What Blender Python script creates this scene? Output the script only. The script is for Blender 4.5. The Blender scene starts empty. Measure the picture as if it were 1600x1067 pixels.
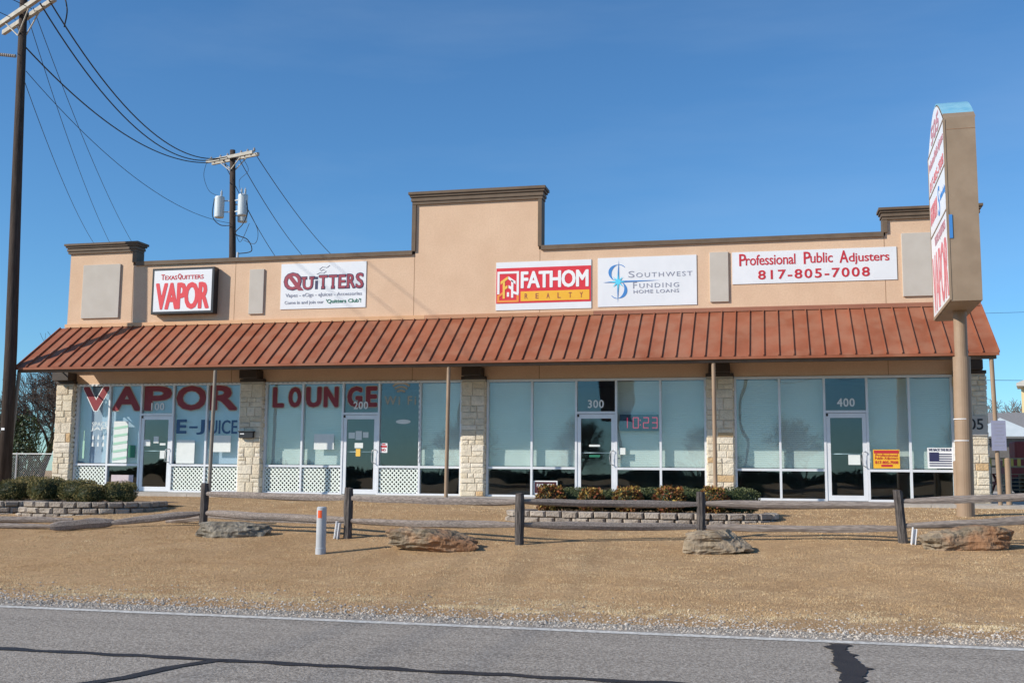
import bpy, math, random
import numpy as np
from mathutils import Vector, Matrix, noise
random.seed(7)
rng = np.random.default_rng(7)
S = bpy.context.scene
COL = S.collection
R = math.radians

# ------------------------------------------------------------------ camera
cam_d = bpy.data.cameras.new("camera")
cam = bpy.data.objects.new("camera", cam_d)
COL.objects.link(cam)
S.camera = cam
yaw, pitch, roll = -0.23262, 0.12064, 0.0090
fw = Vector((math.sin(yaw)*math.cos(pitch), math.cos(yaw)*math.cos(pitch), math.sin(pitch)))
rt = Vector((math.cos(yaw), -math.sin(yaw), 0))
up = rt.cross(fw)
r2 = math.cos(roll)*rt + math.sin(roll)*up
u2 = -math.sin(roll)*rt + math.cos(roll)*up
M = Matrix.Identity(4)
for i in range(3):
    M[i][0] = r2[i]; M[i][1] = u2[i]; M[i][2] = -fw[i]
M.translation = Vector((0, -27.82, 0.59))
cam.matrix_world = M
cam_d.sensor_width = 36
cam_d.lens = 1703.06/1600*36
cam_d.clip_start = 0.1
cam_d.clip_end = 3000

# ------------------------------------------------------------------ light
SUN_AZ, SUN_EL = R(54), R(30)
w = bpy.data.worlds.new("World"); S.world = w; w.use_nodes = True
wn = w.node_tree.nodes; wl = w.node_tree.links
bg = wn["Background"]
sky = wn.new("ShaderNodeTexSky"); sky.sky_type = 'NISHITA'; sky.sun_disc = False
sky.sun_elevation = SUN_EL; sky.sun_rotation = R(180)+SUN_AZ
sky.altitude = 200; sky.air_density = 1.0; sky.dust_density = 0.1; sky.ozone_density = 5.0
wb = wn.new("ShaderNodeMix"); wb.data_type = 'RGBA'; wb.blend_type = 'MULTIPLY'; wb.inputs[0].default_value = 1; wb.inputs[7].default_value = (.655, .98, 1.13, 1)
wl.new(sky.outputs[0], wb.inputs[6])
wtc = wn.new("ShaderNodeTexCoord"); wmp = wn.new("ShaderNodeMapping"); wmp.inputs["Rotation"].default_value = (0, R(-38), R(25)); wmp.inputs["Scale"].default_value = (.8, 2.2, 5.5)
wnz = wn.new("ShaderNodeTexNoise"); wnz.inputs["Scale"].default_value = 2.2; wnz.inputs["Detail"].default_value = 7; wnz.inputs["Roughness"].default_value = .55
wrp = wn.new("ShaderNodeValToRGB"); wrp.color_ramp.elements[0].position = .50; wrp.color_ramp.elements[1].position = .85; wrp.color_ramp.elements[1].color = (.10, .10, .10, 1)
wmx = wn.new("ShaderNodeMix"); wmx.data_type = 'RGBA'; wmx.inputs[7].default_value = (5.2, 6.2, 7.2, 1)
wl.new(wtc.outputs["Generated"], wmp.inputs[0]); wl.new(wmp.outputs[0], wnz.inputs["Vector"]); wl.new(wnz.outputs["Fac"], wrp.inputs[0]); wl.new(wrp.outputs[0], wmx.inputs[0])
wl.new(wb.outputs[2], wmx.inputs[6]); wl.new(wmx.outputs[2], bg.inputs[0]); bg.inputs[1].default_value = 0.12
sd = bpy.data.lights.new("sun", 'SUN'); sd.energy = 4.9; sd.angle = R(0.5); sd.color = (1.0, 0.93, 0.82)
so = bpy.data.objects.new("sun", sd); COL.objects.link(so)
ray = Vector((math.sin(SUN_AZ)*math.cos(SUN_EL), math.cos(SUN_AZ)*math.cos(SUN_EL), -math.sin(SUN_EL)))
so.rotation_euler = ray.to_track_quat('-Z', 'Y').to_euler()
so.location = (-30, -40, 40)
S.view_settings.view_transform = 'Standard'; S.view_settings.look = 'None'
S.view_settings.exposure = 0.1; S.view_settings.gamma = 1
try: S.render.engine = 'CYCLES'
except Exception: pass

# ------------------------------------------------------------------ materials
MATS = {}
def mat(name, c1, c2=None, scale=4, rough=.8, bump=0, bscale=40, metal=0, spec=.5, detail=5, lo=.35, hi=.65, stretch=None, bdist=.02, tone=None, c3=None, s3=60, f3=.5, iso=False):
    """procedural principled material: two-colour noise + optional third fine noise + bump; tone = list of colours picked by the 'tone' attribute"""
    m = bpy.data.materials.new(name); m.use_nodes = True
    nt = m.node_tree; N = nt.nodes; L = nt.links
    P = N["Principled BSDF"]
    P.inputs["Roughness"].default_value = rough; P.inputs["Metallic"].default_value = metal
    P.inputs["Specular IOR Level"].default_value = spec
    tc = N.new("ShaderNodeTexCoord"); mp = N.new("ShaderNodeMapping"); L.new(tc.outputs["Object"], mp.inputs[0])
    if stretch: mp.inputs["Scale"].default_value = stretch
    col = None
    def rgb(c): return (c[0], c[1], c[2], 1)
    if tone:
        at = N.new("ShaderNodeAttribute"); at.attribute_name = "tone"
        rp = N.new("ShaderNodeValToRGB"); L.new(at.outputs["Fac"], rp.inputs[0])
        el = rp.color_ramp.elements
        while len(el) < len(tone): el.new(.5)
        for i, c in enumerate(tone):
            el[i].position = i/(len(tone)-1); el[i].color = rgb(c)
        col = rp.outputs[0]
    if c2 is not None:
        nz = N.new("ShaderNodeTexNoise"); nz.inputs["Scale"].default_value = scale; nz.inputs["Detail"].default_value = detail
        nz.inputs["Roughness"].default_value = .6
        L.new(mp.outputs[0], nz.inputs["Vector"])
        rp = N.new("ShaderNodeValToRGB"); L.new(nz.outputs["Fac"], rp.inputs[0])
        rp.color_ramp.elements[0].position = lo; rp.color_ramp.elements[1].position = hi
        rp.color_ramp.elements[0].color = rgb(c1); rp.color_ramp.elements[1].color = rgb(c2)
        if col is None: col = rp.outputs[0]
        else:
            mx = N.new("ShaderNodeMix"); mx.data_type = 'RGBA'; mx.blend_type = 'MULTIPLY'; mx.inputs[0].default_value = 1
            L.new(col, mx.inputs[6]); L.new(rp.outputs[0], mx.inputs[7]); col = mx.outputs[2]
    if c3 is not None:
        nz = N.new("ShaderNodeTexNoise"); nz.inputs["Scale"].default_value = s3; nz.inputs["Detail"].default_value = 3
        L.new(mp.outputs[0], nz.inputs["Vector"])
        rp = N.new("ShaderNodeValToRGB"); L.new(nz.outputs["Fac"], rp.inputs[0])
        if iso: L.new(tc.outputs["Object"], nz.inputs["Vector"])
        rp.color_ramp.elements[0].position = .42; rp.color_ramp.elements[1].position = .62
        rp.color_ramp.elements[0].color = (0, 0, 0, 1); rp.color_ramp.elements[1].color = (f3, f3, f3, 1)
        mx = N.new("ShaderNodeMix"); mx.data_type = 'RGBA'
        L.new(rp.outputs[0], mx.inputs[0])
        if col is None: mx.inputs[6].default_value = rgb(c1)
        else: L.new(col, mx.inputs[6])
        mx.inputs[7].default_value = rgb(c3); col = mx.outputs[2]
    if col is None: P.inputs["Base Color"].default_value = rgb(c1)
    else: L.new(col, P.inputs["Base Color"])
    if bump:
        nz = N.new("ShaderNodeTexNoise"); nz.inputs["Scale"].default_value = bscale; nz.inputs["Detail"].default_value = 4
        L.new(tc.outputs["Object"] if iso else mp.outputs[0], nz.inputs["Vector"])
        b = N.new("ShaderNodeBump"); b.inputs["Strength"].default_value = bump; b.inputs["Distance"].default_value = bdist
        L.new(nz.outputs["Fac"], b.inputs["Height"]); L.new(b.outputs[0], P.inputs["Normal"])
    MATS[name] = m
    return m

stucco = mat("stucco", (.66, .455, .31), (.72, .51, .355), 1.2, .92, .35, 90, c3=(.55, .37, .25), s3=24, f3=.3, spec=.2)
joint_m = mat("joint", (.30, .17, .10), rough=.9)
coping_m = mat("coping", (.125, .088, .06), (.16, .115, .08), 3, .7, .1, 60, spec=.3)
panel_m = mat("panel_grey", (.50, .455, .40), (.54, .495, .44), 2, .9, .2, 90, spec=.2)
rust = mat("awning_metal", (.25, .078, .038), (.33, .115, .062), .9, .55, .0, 10, c3=(.35, .17, .105), s3=2.2, f3=.45, spec=.22)
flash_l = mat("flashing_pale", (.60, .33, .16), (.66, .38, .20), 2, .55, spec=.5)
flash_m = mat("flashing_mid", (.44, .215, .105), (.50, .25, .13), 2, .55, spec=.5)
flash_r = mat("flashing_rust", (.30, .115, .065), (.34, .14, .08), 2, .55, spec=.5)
brown_post = mat("post_paint", (.285, .195, .125), (.34, .24, .16), 1.6, .55, .05, 30, spec=.4)
grey_post = mat("post_grey", (.22, .19, .155), (.27, .23, .19), 3, .6, .05, 30, spec=.4)
brace_m = mat("brace_metal", (.36, .30, .23), (.40, .33, .26), 4, .6)
dark_m = mat("dark_brown_metal", (.035, .024, .018), (.05, .034, .024), 6, .6, .1, 40)
alu = mat("aluminium_frame", (.70, .71, .74), (.76, .77, .79), 3, .4, metal=.15, spec=.5)
stone_m = mat("limestone", (.82, .82, .82), (1, 1, 1), 9, .93, .8, 26, tone=[(.70, .60, .45), (.76, .67, .53), (.62, .43, .24), (.74, .65, .50), (.80, .72, .60)], spec=.15, bdist=.03)
mortar_m = mat("mortar", (.50, .45, .37), (.56, .50, .42), 20, .95, .3, 60)
block_m = mat("planter_block", (.75, .75, .75), (1, 1, 1), 14, .95, .9, 30, tone=[(.36, .30, .245), (.46, .395, .33), (.33, .28, .235), (.52, .45, .37)], spec=.1, bdist=.03)
concrete = mat("concrete", (.42, .38, .33), (.50, .455, .40), 2, .9, .25, 60, c3=(.34, .30, .26), s3=12, f3=.4)
interior = mat("interior_wall", (.26, .26, .25), (.30, .30, .28), 2, .9)
int_floor = mat("interior_floor", (.09, .085, .085), (.12, .11, .105), 5, .7)
white_lat = mat("lattice_white", (.72, .78, .70), (.78, .82, .76), 8, .5)
white_p = mat("white_plastic", (.78, .79, .80), (.82, .82, .83), 2, .45)
sign_white = mat("sign_white", (.72, .735, .76), (.77, .78, .80), 1.5, .4)
black_p = mat("black_plastic", (.018, .018, .02), rough=.4)
red_l = mat("letter_red", (.52, .022, .035), rough=.5)
dred_l = mat("letter_window_red", (.22, .014, .022), (.26, .02, .03), 6, .5)
maroon_l = mat("letter_maroon", (.30, .035, .06), rough=.5)
faded_l = mat("letter_faded_red", (.55, .13, .15), (.66, .26, .27), 5, .6)
faded_m = mat("letter_faded_maroon", (.42, .16, .20), (.52, .28, .32), 5, .6)
brred_l = mat("letter_bright_red", (.68, .035, .05), rough=.5)
navy_l = mat("letter_navy", (.03, .03, .09), rough=.5)
blue_l = mat("letter_blue", (.05, .22, .55), rough=.5)
cyan_l = mat("letter_cyan", (.10, .62, .85), rough=.5)
ejblue = mat("letter_window_blue", (.035, .10, .22), rough=.5)
grey_l = mat("letter_grey", (.28, .29, .36), rough=.5)
green_l = mat("letter_green", (.015, .16, .09), rough=.5)
white_l = mat("letter_white", (.80, .80, .80), rough=.5)
tanletter = mat("letter_tan", (.42, .36, .28), rough=.5)
fath_red = mat("fathom_red", (.64, .02, .035), (.68, .035, .05), 3, .45)
orange_l = mat("sign_orange", (.80, .27, .05), rough=.5)
yellow_l = mat("sign_yellow", (.80, .42, .02), (.84, .46, .04), 4, .5)
goldy = mat("sign_gold", (.82, .50, .08), rough=.5)
paper = mat("paper", (.68, .72, .70), (.74, .77, .75), 5, .8)
greenposter = mat("poster_green", (.36, .60, .46), rough=.6)
wood_g = mat("weathered_wood", (.26, .215, .185), (.40, .34, .30), 6, .9, .8, 30, stretch=(.5, 8, 8), c3=(.10, .085, .08), s3=14, f3=.6, spec=.1, bdist=.012)
wood_post = mat("weathered_post", (.085, .075, .07), (.19, .165, .15), 6, .9, .9, 30, stretch=(8, 8, .6), c3=(.04, .035, .035), s3=10, f3=.7, spec=.1, bdist=.015)
pole_m = mat("creosote_pole", (.045, .033, .027), (.085, .065, .055), 4, .9, .5, 20, stretch=(6, 6, .4), spec=.15)
arm_m = mat("crossarm_wood", (.38, .36, .31), (.48, .45, .40), 5, .9, .3, 30)
wire_m = mat("wire_black", (.012, .012, .014), rough=.6)
can_m = mat("transformer_grey", (.52, .58, .60), (.58, .63, .65), 3, .4, spec=.5)
galv = mat("galvanised", (.42, .44, .46), (.50, .52, .53), 5, .45, metal=.3)
ceram = mat("insulator", (.30, .27, .25), rough=.3)
marker_m = mat("marker_grey", (.40, .42, .44), (.46, .475, .49), 5, .55)
orange_tape = mat("orange_tape", (.75, .10, .02), rough=.4)
signbox_m = mat("signbox_tan", (.285, .205, .135), (.32, .235, .16), 1.5, .6, .05, 20, c3=(.22, .155, .10), s3=2.0, f3=.5)
bluecap = mat("signcap_blue", (.16, .40, .55), (.24, .48, .60), 5, .45)
rock_m = mat("sandstone", (.17, .135, .095), (.34, .27, .19), 4.5, .95, 1.0, 12, c3=(.30, .13, .055), s3=2.4, f3=.7, spec=.1, bdist=.05)
rock_g = mat("greystone", (.16, .14, .11), (.33, .29, .23), 5, .95, 1.0, 12, c3=(.10, .085, .07), s3=7, f3=.6, spec=.1, bdist=.05)
rock_t = mat("tanstone", (.26, .205, .14), (.36, .29, .21), 4, .95, .9, 14, c3=(.15, .11, .08), s3=6, f3=.5, spec=.1, bdist=.04)
box_leaf = mat("boxwood_leaf", (0, 0, 0), rough=.6, tone=[(.03, .038, .014), (.085, .09, .03), (.17, .155, .05), (.29, .22, .08), (.40, .28, .11)], spec=.25)
box_leaf2 = mat("boxwood_green_leaf", (0, 0, 0), rough=.6, tone=[(.03, .045, .016), (.065, .085, .032), (.11, .125, .05), (.15, .15, .06)], spec=.25)
nan_leaf = mat("nandina_leaf", (0, 0, 0), rough=.6, tone=[(.03, .04, .014), (.09, .04, .018), (.22, .055, .028), (.16, .13, .03), (.30, .10, .035), (.34, .25, .06), (.48, .32, .08)], spec=.25)
ever_leaf = mat("evergreen_leaf", (0, 0, 0), rough=.55, tone=[(.01, .02, .007), (.035, .055, .018), (.06, .09, .03)], spec=.3)
bark = mat("bark", (.055, .045, .04), (.11, .09, .078), 8, .95, .4, 20, spec=.1)
twig_m = mat("twig", (.075, .058, .048), (.12, .095, .08), 3, .95, spec=.1)
twig_r = mat("twig_pale", (.16, .135, .125), (.22, .19, .17), 3, .95, spec=.1)
mulch_m = mat("mulch", (.05, .035, .025), (.12, .08, .055), 20, .95, .8, 40)
brush_leaf = mat("brush_leaf", (0, 0, 0), rough=.9, tone=[(.018, .013, .01), (.04, .03, .022), (.07, .05, .035)], spec=.1)
yellow_wall = mat("yellow_siding", (.66, .52, .26), (.70, .56, .30), 2, .85)
grey_roof = mat("grey_shingle", (.20, .195, .195), (.25, .24, .24), 12, .95, .3, 40)
grey_wall = mat("grey_siding", (.12, .11, .105), (.16, .15, .14), 3, .9)
redpaint = mat("red_paint", (.30, .04, .03), (.36, .06, .04), 5, .7)
pallet_m = mat("pallet_wood", (.42, .26, .15), (.50, .32, .19), 6, .9)
treeline_m = mat("far_foliage", (0, 0, 0), rough=.95, tone=[(.012, .014, .010), (.025, .028, .018), (.045, .042, .03)], spec=.05)
brick_m = mat("brick_red", (.20, .07, .045), (.26, .10, .07), 6, .9)
poster_dark = mat("poster_dark", (.06, .012, .02), rough=.4)
notice_m = mat("notice_lilac", (.26, .27, .38), (.29, .30, .41), 4, .5)
clock_m = mat("clock_case", (.035, .06, .09), rough=.3)
curtain_m = mat("frosted_film", (.50, .52, .60), (.58, .60, .67), 1.3, .8)

def emit(name, c, s):
    m = bpy.data.materials.new(name); m.use_nodes = True
    P = m.node_tree.nodes["Principled BSDF"]; P.inputs["Base Color"].default_value = (*c, 1)
    P.inputs["Emission Color"].default_value = (*c, 1); P.inputs["Emission Strength"].default_value = s
    return m
led_m = emit("led_red", (.75, .05, .12), .35)

def make_blind():
    m = mat("blind_slats", (.66, .63, .545), (.71, .68, .59), 1.2, .75)
    nt = m.node_tree; N = nt.nodes; L = nt.links
    tc = N.new("ShaderNodeTexCoord"); wv = N.new("ShaderNodeTexWave"); wv.bands_direction = 'Z'; wv.inputs["Scale"].default_value = 6.3
    wv.inputs["Distortion"].default_value = .25; wv.inputs["Detail Scale"].default_value = .4
    L.new(tc.outputs["Object"], wv.inputs[0])
    b = N.new("ShaderNodeBump"); b.inputs["Strength"].default_value = .5; b.inputs["Distance"].default_value = .012
    L.new(wv.outputs["Fac"], b.inputs["Height"]); L.new(b.outputs[0], N["Principled BSDF"].inputs["Normal"]); b.inputs["Strength"].default_value = .28
    return m
blind_m = make_blind()

def make_glass(name, tint, base):
    m = bpy.data.materials.new(name); m.use_nodes = True
    nt = m.node_tree; N = nt.nodes; L = nt.links
    N.remove(N["Principled BSDF"]); out = N["Material Output"]
    tr = N.new("ShaderNodeBsdfTransparent"); tr.inputs[0].default_value = (*tint, 1)
    gl = N.new("ShaderNodeBsdfGlossy"); gl.inputs["Roughness"].default_value = .012; gl.inputs["Color"].default_value = (.92, .96, 1, 1)
    fr = N.new("ShaderNodeLayerWeight"); fr.inputs[0].default_value = .5
    pw = N.new("ShaderNodeMath"); pw.operation = 'POWER'; pw.inputs[1].default_value = 4.0; L.new(fr.outputs["Facing"], pw.inputs[0])
    ad = N.new("ShaderNodeMath"); ad.operation = 'ADD'; ad.inputs[1].default_value = base; ad.use_clamp = True
    L.new(pw.outputs[0], ad.inputs[0])
    mx = N.new("ShaderNodeMixShader"); L.new(ad.outputs[0], mx.inputs[0]); L.new(tr.outputs[0], mx.inputs[1]); L.new(gl.outputs[0], mx.inputs[2])
    tc = N.new("ShaderNodeTexCoord"); nz = N.new("ShaderNodeTexNoise"); nz.inputs["Scale"].default_value = .9; nz.inputs["Detail"].default_value = 1
    L.new(tc.outputs["Object"], nz.inputs["Vector"])
    b = N.new("ShaderNodeBump"); b.inputs["Strength"].default_value = .22; b.inputs["Distance"].default_value = .02
    L.new(nz.outputs["Fac"], b.inputs["Height"]); L.new(b.outputs[0], gl.inputs["Normal"])
    L.new(mx.outputs[0], out.inputs[0])
    return m
glass_m = make_glass("window_glass", (.90, .96, .98), .055)

# ------------------------------------------------------------------ builders
ORI = {}
class MB:
    def __init__(s): s.v = []; s.f = []; s.t = []
    def face(s, pts, tone=0.5):
        n = len(s.v); s.v += [tuple(p) for p in pts]; s.f.append(tuple(range(n, n+len(pts)))); s.t.append(tone)
    def box(s, x0, x1, y0, y1, z0, z1, tone=.5, jit=0, rot=None, c=None):
        n = len(s.v)
        P = [(x0, y0, z0), (x1, y0, z0), (x1, y1, z0), (x0, y1, z0), (x0, y0, z1), (x1, y0, z1), (x1, y1, z1), (x0, y1, z1)]
        if jit: P = [(a+random.uniform(-jit, jit), b+random.uniform(-jit, jit), d+random.uniform(-jit, jit)) for a, b, d in P]
        if rot is not None: P = [tuple(rot @ (Vector(p)-Vector(c)) + Vector(c)) for p in P]
        s.v += P
        for q in ((0, 3, 2, 1), (4, 5, 6, 7), (0, 1, 5, 4), (1, 2, 6, 5), (2, 3, 7, 6), (3, 0, 4, 7)):
            s.f.append(tuple(n+i for i in q)); s.t.append(tone)
        return s
    def bar(s, a, b, wx, wz=None, tone=.5):
        """square bar from a to b"""
        a = Vector(a); b = Vector(b); wz = wz or wx; d = (b-a).normalized()
        sd_ = d.cross(Vector((0, 0, 1)))
        if sd_.length < .01: sd_ = Vector((1, 0, 0))
        sd_.normalize(); u = sd_.cross(d).normalized()
        n = len(s.v)
        for p in (a, b):
            for i, j in ((-1, -1), (1, -1), (1, 1), (-1, 1)): s.v.append(tuple(p+sd_*wx/2*i+u*wz/2*j))
        for q in ((3, 2, 1, 0), (4, 5, 6, 7), (0, 1, 5, 4), (1, 2, 6, 5), (2, 3, 7, 6), (3, 0, 4, 7)):
            s.f.append(tuple(n+i for i in q)); s.t.append(tone)
        return s
    def tube(s, pts, rad, seg=8, cap=True, tone=.5):
        pts = [Vector(p) for p in pts]
        if not hasattr(rad, '__len__'): rad = [rad]*len(pts)
        n0 = len(s.v); ref = Vector((0, 0, 1)); d0 = (pts[1]-pts[0]).normalized()
        if abs(d0.z) > .9: ref = Vector((1, 0, 0))
        for i, p in enumerate(pts):
            d = (pts[min(i+1, len(pts)-1)]-pts[max(i-1, 0)]).normalized()
            sd_ = d.cross(ref)
            if sd_.length < 1e-4: sd_ = d.cross(Vector((0, 1, .1)))
            sd_.normalize(); u = sd_.cross(d)
            for k in range(seg):
                a = 2*math.pi*k/seg
                s.v.append(tuple(p+(sd_*math.cos(a)+u*math.sin(a))*rad[i]))
        for i in range(len(pts)-1):
            for k in range(seg):
                a = n0+i*seg+k; b = n0+i*seg+(k+1) % seg
                s.f.append((a, b, b+seg, a+seg)); s.t.append(tone)
        if cap:
            s.f.append(tuple(n0+k for k in reversed(range(seg)))); s.t.append(tone)
            s.f.append(tuple(n0+(len(pts)-1)*seg+k for k in range(seg))); s.t.append(tone)
        return s
    def prism_xz(s, out, y0, y1, tone=.5):
        n = len(s.v); k = len(out)
        s.v += [(x, y0, z) for x, z in out]+[(x, y1, z) for x, z in out]
        s.f.append(tuple(range(n, n+k))); s.f.append(tuple(range(n+2*k-1, n+k-1, -1))); s.t += [tone]*2
        for i in range(k):
            j = (i+1) % k; s.f.append((n+j, n+i, n+k+i, n+k+j)); s.t.append(tone)
        return s
    def add(s, vs, fs, tone=.5):
        n = len(s.v); s.v += [tuple(v) for v in vs]
        s.f += [tuple(n+i for i in f) for f in fs]; s.t += [tone]*len(fs)
        return s
    def build(s, name, m, parent=None, origin=None, smooth=False, bevel=0):
        o = origin
        if parent is not None: o = ORI[parent.name]
        if o is None:
            xs = [v[0] for v in s.v]; ys = [v[1] for v in s.v]; zs = [v[2] for v in s.v]
            o = ((min(xs)+max(xs))/2, (min(ys)+max(ys))/2, min(zs))
        me = bpy.data.meshes.new(name)
        me.from_pydata([(v[0]-o[0], v[1]-o[1], v[2]-o[2]) for v in s.v], [], s.f)
        at = me.attributes.new("tone", 'FLOAT', 'FACE'); at.data.foreach_set("value", s.t)
        me.materials.append(m)
        if smooth: me.polygons.foreach_set("use_smooth", [True]*len(me.polygons))
        me.update()
        ob = bpy.data.objects.new(name, me); COL.objects.link(ob)
        if parent is not None: ob.parent = parent
        else: ob.location = o
        ORI[ob.name] = o
        if bevel:
            b = ob.modifiers.new("bevel", 'BEVEL'); b.width = bevel; b.segments = 2; b.limit_method = 'ANGLE'
        return ob

def tag(o, label=None, cat=None, group=None, kind=None):
    if label: o["label"] = label
    if cat: o["category"] = cat
    if group: o["group"] = group
    if kind: o["kind"] = kind
    return o
def thing(name, loc, label, cat, group=None):
    o = bpy.data.objects.new(name, None); COL.objects.link(o); o.location = loc; o.empty_display_size = .2
    ORI[o.name] = tuple(loc)
    return tag(o, label, cat, group)
def dup(o, loc=None, rotz=0, scale=None, label=None, parent=None):
    c = o.copy(); COL.objects.link(c); ORI[c.name] = ORI[o.name]
    if parent is not None: c.parent = parent
    if loc is not None: c.location = loc; c.rotation_euler[2] = rotz
    if scale: c.scale = scale
    if label: c["label"] = label
    for ch in list(o.children): dup(ch, parent=c)
    return c

_tc = {}
def text_geo(s, spacing=1.0):
    key = (s, spacing)
    if key in _tc: return _tc[key]
    cu = bpy.data.curves.new("t", 'FONT'); cu.body = s; cu.space_character = spacing; cu.resolution_u = 3
    cu.fill_mode = 'BOTH'; cu.extrude = .01
    ob = bpy.data.objects.new("t", cu); COL.objects.link(ob)
    dg = bpy.context.evaluated_depsgraph_get(); dg.update()
    me = bpy.data.meshes.new_from_object(ob.evaluated_get(dg))
    vs = np.array([v.co[:] for v in me.vertices]); fs = [tuple(p.vertices) for p in me.polygons]
    bpy.data.objects.remove(ob); bpy.data.curves.remove(cu); bpy.data.meshes.remove(me)
    lo = vs.min(0); hi = vs.max(0)
    vs = (vs-lo)/np.maximum(hi-lo, 1e-6)
    _tc[key] = (vs, fs)
    return _tc[key]
def _copies(bold, h):
    b = bold*h
    if b <= 0: return [(0, 0)]
    return [(0, 0), (b, 0), (-b, 0), (0, b*.8), (0, -b*.8), (b*.8, b*.6), (-b*.8, b*.6), (b*.8, -b*.6), (-b*.8, -b*.6)]
def text(mb, s, x0, x1, z0, z1, y, bold=0.0, spacing=1.0, th=.004):
    """lettering filling the box x0..x1, z0..z1, front face at y (towards -Y); bold strokes are stacked copies a hair apart"""
    vs, fs = text_geo(s, spacing); b = bold*(z1-z0)
    for k, (ox, oz) in enumerate(_copies(bold, z1-z0)):
        mb.add([(x0+b+ox+(x1-x0-2*b)*v[0], y-.00012*k+th*(1-v[2]), z0+b*.8+oz+(z1-z0-1.6*b)*v[1]) for v in vs], fs)
    return mb
def text_side(mb, s, ya, yb, z0, z1, x, bold=0.0, spacing=1.0, th=.004):
    """lettering on a face looking to -X; runs from ya (left for the reader) to yb"""
    vs, fs = text_geo(s, spacing); b = bold*(z1-z0); sg = 1 if yb > ya else -1
    for k, (oy, oz) in enumerate(_copies(bold, z1-z0)):
        mb.add([(x-.00012*k+th*(1-v[2]), ya+sg*b+oy+(yb-ya-sg*2*b)*v[0], z0+b*.8+oz+(z1-z0-1.6*b)*v[1]) for v in vs], fs)
    return mb

# ------------------------------------------------------------------ ground, road
GP = [(-400, -1.0), (-16.2, -1.0), (-15.0, -.98), (-13.4, -.86), (-10.3, -.55), (-8, -.34), (-6.2, -.2), (-2.6, -.07), (0, -.06), (600, -.06)]
GYs = [a for a, b in GP]; GZs = [b for a, b in GP]
def gz(y, x=0):
    z = np.interp(y, GYs, GZs)
    k = np.clip((y+15.2)/2, 0, 1)*np.clip((-3-y)/2, 0, 1)
    return z + k*(.022*np.sin(x*.9+y*.7)+.015*np.sin(x*2.1-y*1.3)+.012*np.sin(x*.33+2))
xs = np.unique(np.concatenate([np.linspace(-600, -24, 12), np.arange(-24, 16, .3), np.linspace(16, 600, 12)]))
ys = np.unique(np.concatenate([np.linspace(-400, -17, 10), np.arange(-17, -1, .25), np.linspace(-1, 600, 14)]))
X, Y = np.meshgrid(xs, ys); Z = gz(Y, X)
nx, ny = len(xs), len(ys)
gm = bpy.data.meshes.new("ground")
fc = [(j*nx+i, j*nx+i+1, (j+1)*nx+i+1, (j+1)*nx+i) for j in range(ny-1) for i in range(nx-1)]
gm.from_pydata(np.stack([X.ravel(), Y.ravel(), Z.ravel()], 1).tolist(), [], fc)
gm.polygons.foreach_set("use_smooth", [True]*len(gm.polygons))
ground_m = mat("dry_lawn", (.43, .27, .14), (.56, .38, .215), 1.1, .97, .8, 42, c3=(.26, .165, .09), s3=26, f3=.5, spec=.05, bdist=.05, lo=.3, hi=.7)
gm.materials.append(ground_m)
gobj = bpy.data.objects.new("ground", gm); COL.objects.link(gobj); tag(gobj, kind='structure')

def ribbon(name, m, fpts, rpts, z, kind='structure', th=None):
    b = MB()
    for i in range(len(fpts)-1):
        b.face([(*fpts[i], z), (*fpts[i+1], z), (*rpts[i+1], z), (*rpts[i], z)])
    o = b.build(name, m, origin=(0, 0, 0)); tag(o, kind=kind); return o

asphalt = mat("asphalt", (.16, .138, .116), (.262, .228, .192), 1.0, .93, 1.0, 60, c3=(.50, .45, .39), s3=34, f3=.65, spec=.2, bdist=.012, stretch=(.10, 1.5, 1), iso=True, lo=.3, hi=.55)
def noisy_edge(y0, amp, n=240, x0=-60, x1=60, sc=.8, seed=0):
    return [(x0+(x1-x0)*i/n, y0+amp*noise.noise(Vector((x0+(x1-x0)*i/n*sc, seed, 0)))) for i in range(n+1)]
ribbon("road", asphalt, noisy_edge(-60, 0), noisy_edge(-16.25, .10, sc=1.3, seed=3), -.992)
gravel_m = mat("gravel_shoulder", (.26, .225, .18), (.36, .32, .27), 3, .95, 1.0, 60, c3=(.50, .46, .41), s3=48, f3=.8, spec=.1, bdist=.03)
ribbon("shoulder", gravel_m, noisy_edge(-16.6, 0), noisy_edge(-14.9, .3, sc=.6, seed=9), -.9955)
# keep the shoulder above the lawn where the bank begins
line_m = mat("road_paint", (.62, .60, .55), (.70, .68, .63), 4, .8, .5, 90, c3=(.26, .24, .22), s3=22, f3=.6, spec=.2, bdist=.006)
ribbon("road_edge_line", line_m, noisy_edge(-16.68, .014, 480, sc=5, seed=5), noisy_edge(-16.52, .014, 480, sc=5, seed=6), -.987)
tar_m = mat("tar_seal", (.022, .021, .022), (.035, .033, .033), 8, .6, .3, 90, spec=.3)
ribbon("road_crack_seal", tar_m, noisy_edge(-19.25, .07, 1400, sc=3.7, seed=11), noisy_edge(-19.13, .07, 1400, sc=3.1, seed=12), -.986)
b = MB()
pts = [(-4.55, -19.18), (-4.75, -19.6), (-4.85, -20.1), (-5.2, -20.8), (-5.1, -21.5)]
for i in range(4):
    a, c = pts[i], pts[i+1]; b.face([(a[0]-.07, a[1], -.985), (a[0]+.07, a[1], -.985), (c[0]+.06, c[1], -.985), (c[0]-.06, c[1], -.985)])
tag(b.build("road_crack_seal", tar_m, origin=(0, 0, 0)), kind='structure')
b = MB(); L_, R_ = [], []
for i in range(40):
    y = -16.75-i*.07
    L_.append((.50+.004*i*0-.02*math.sin(i*.5)+.09*noise.noise(Vector((i*.45, 1, 0))), y)); R_.append((.70-.04*math.sin(i*.23+.4)+.10*noise.noise(Vector((i*.5, 5, 0))), y))
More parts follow.
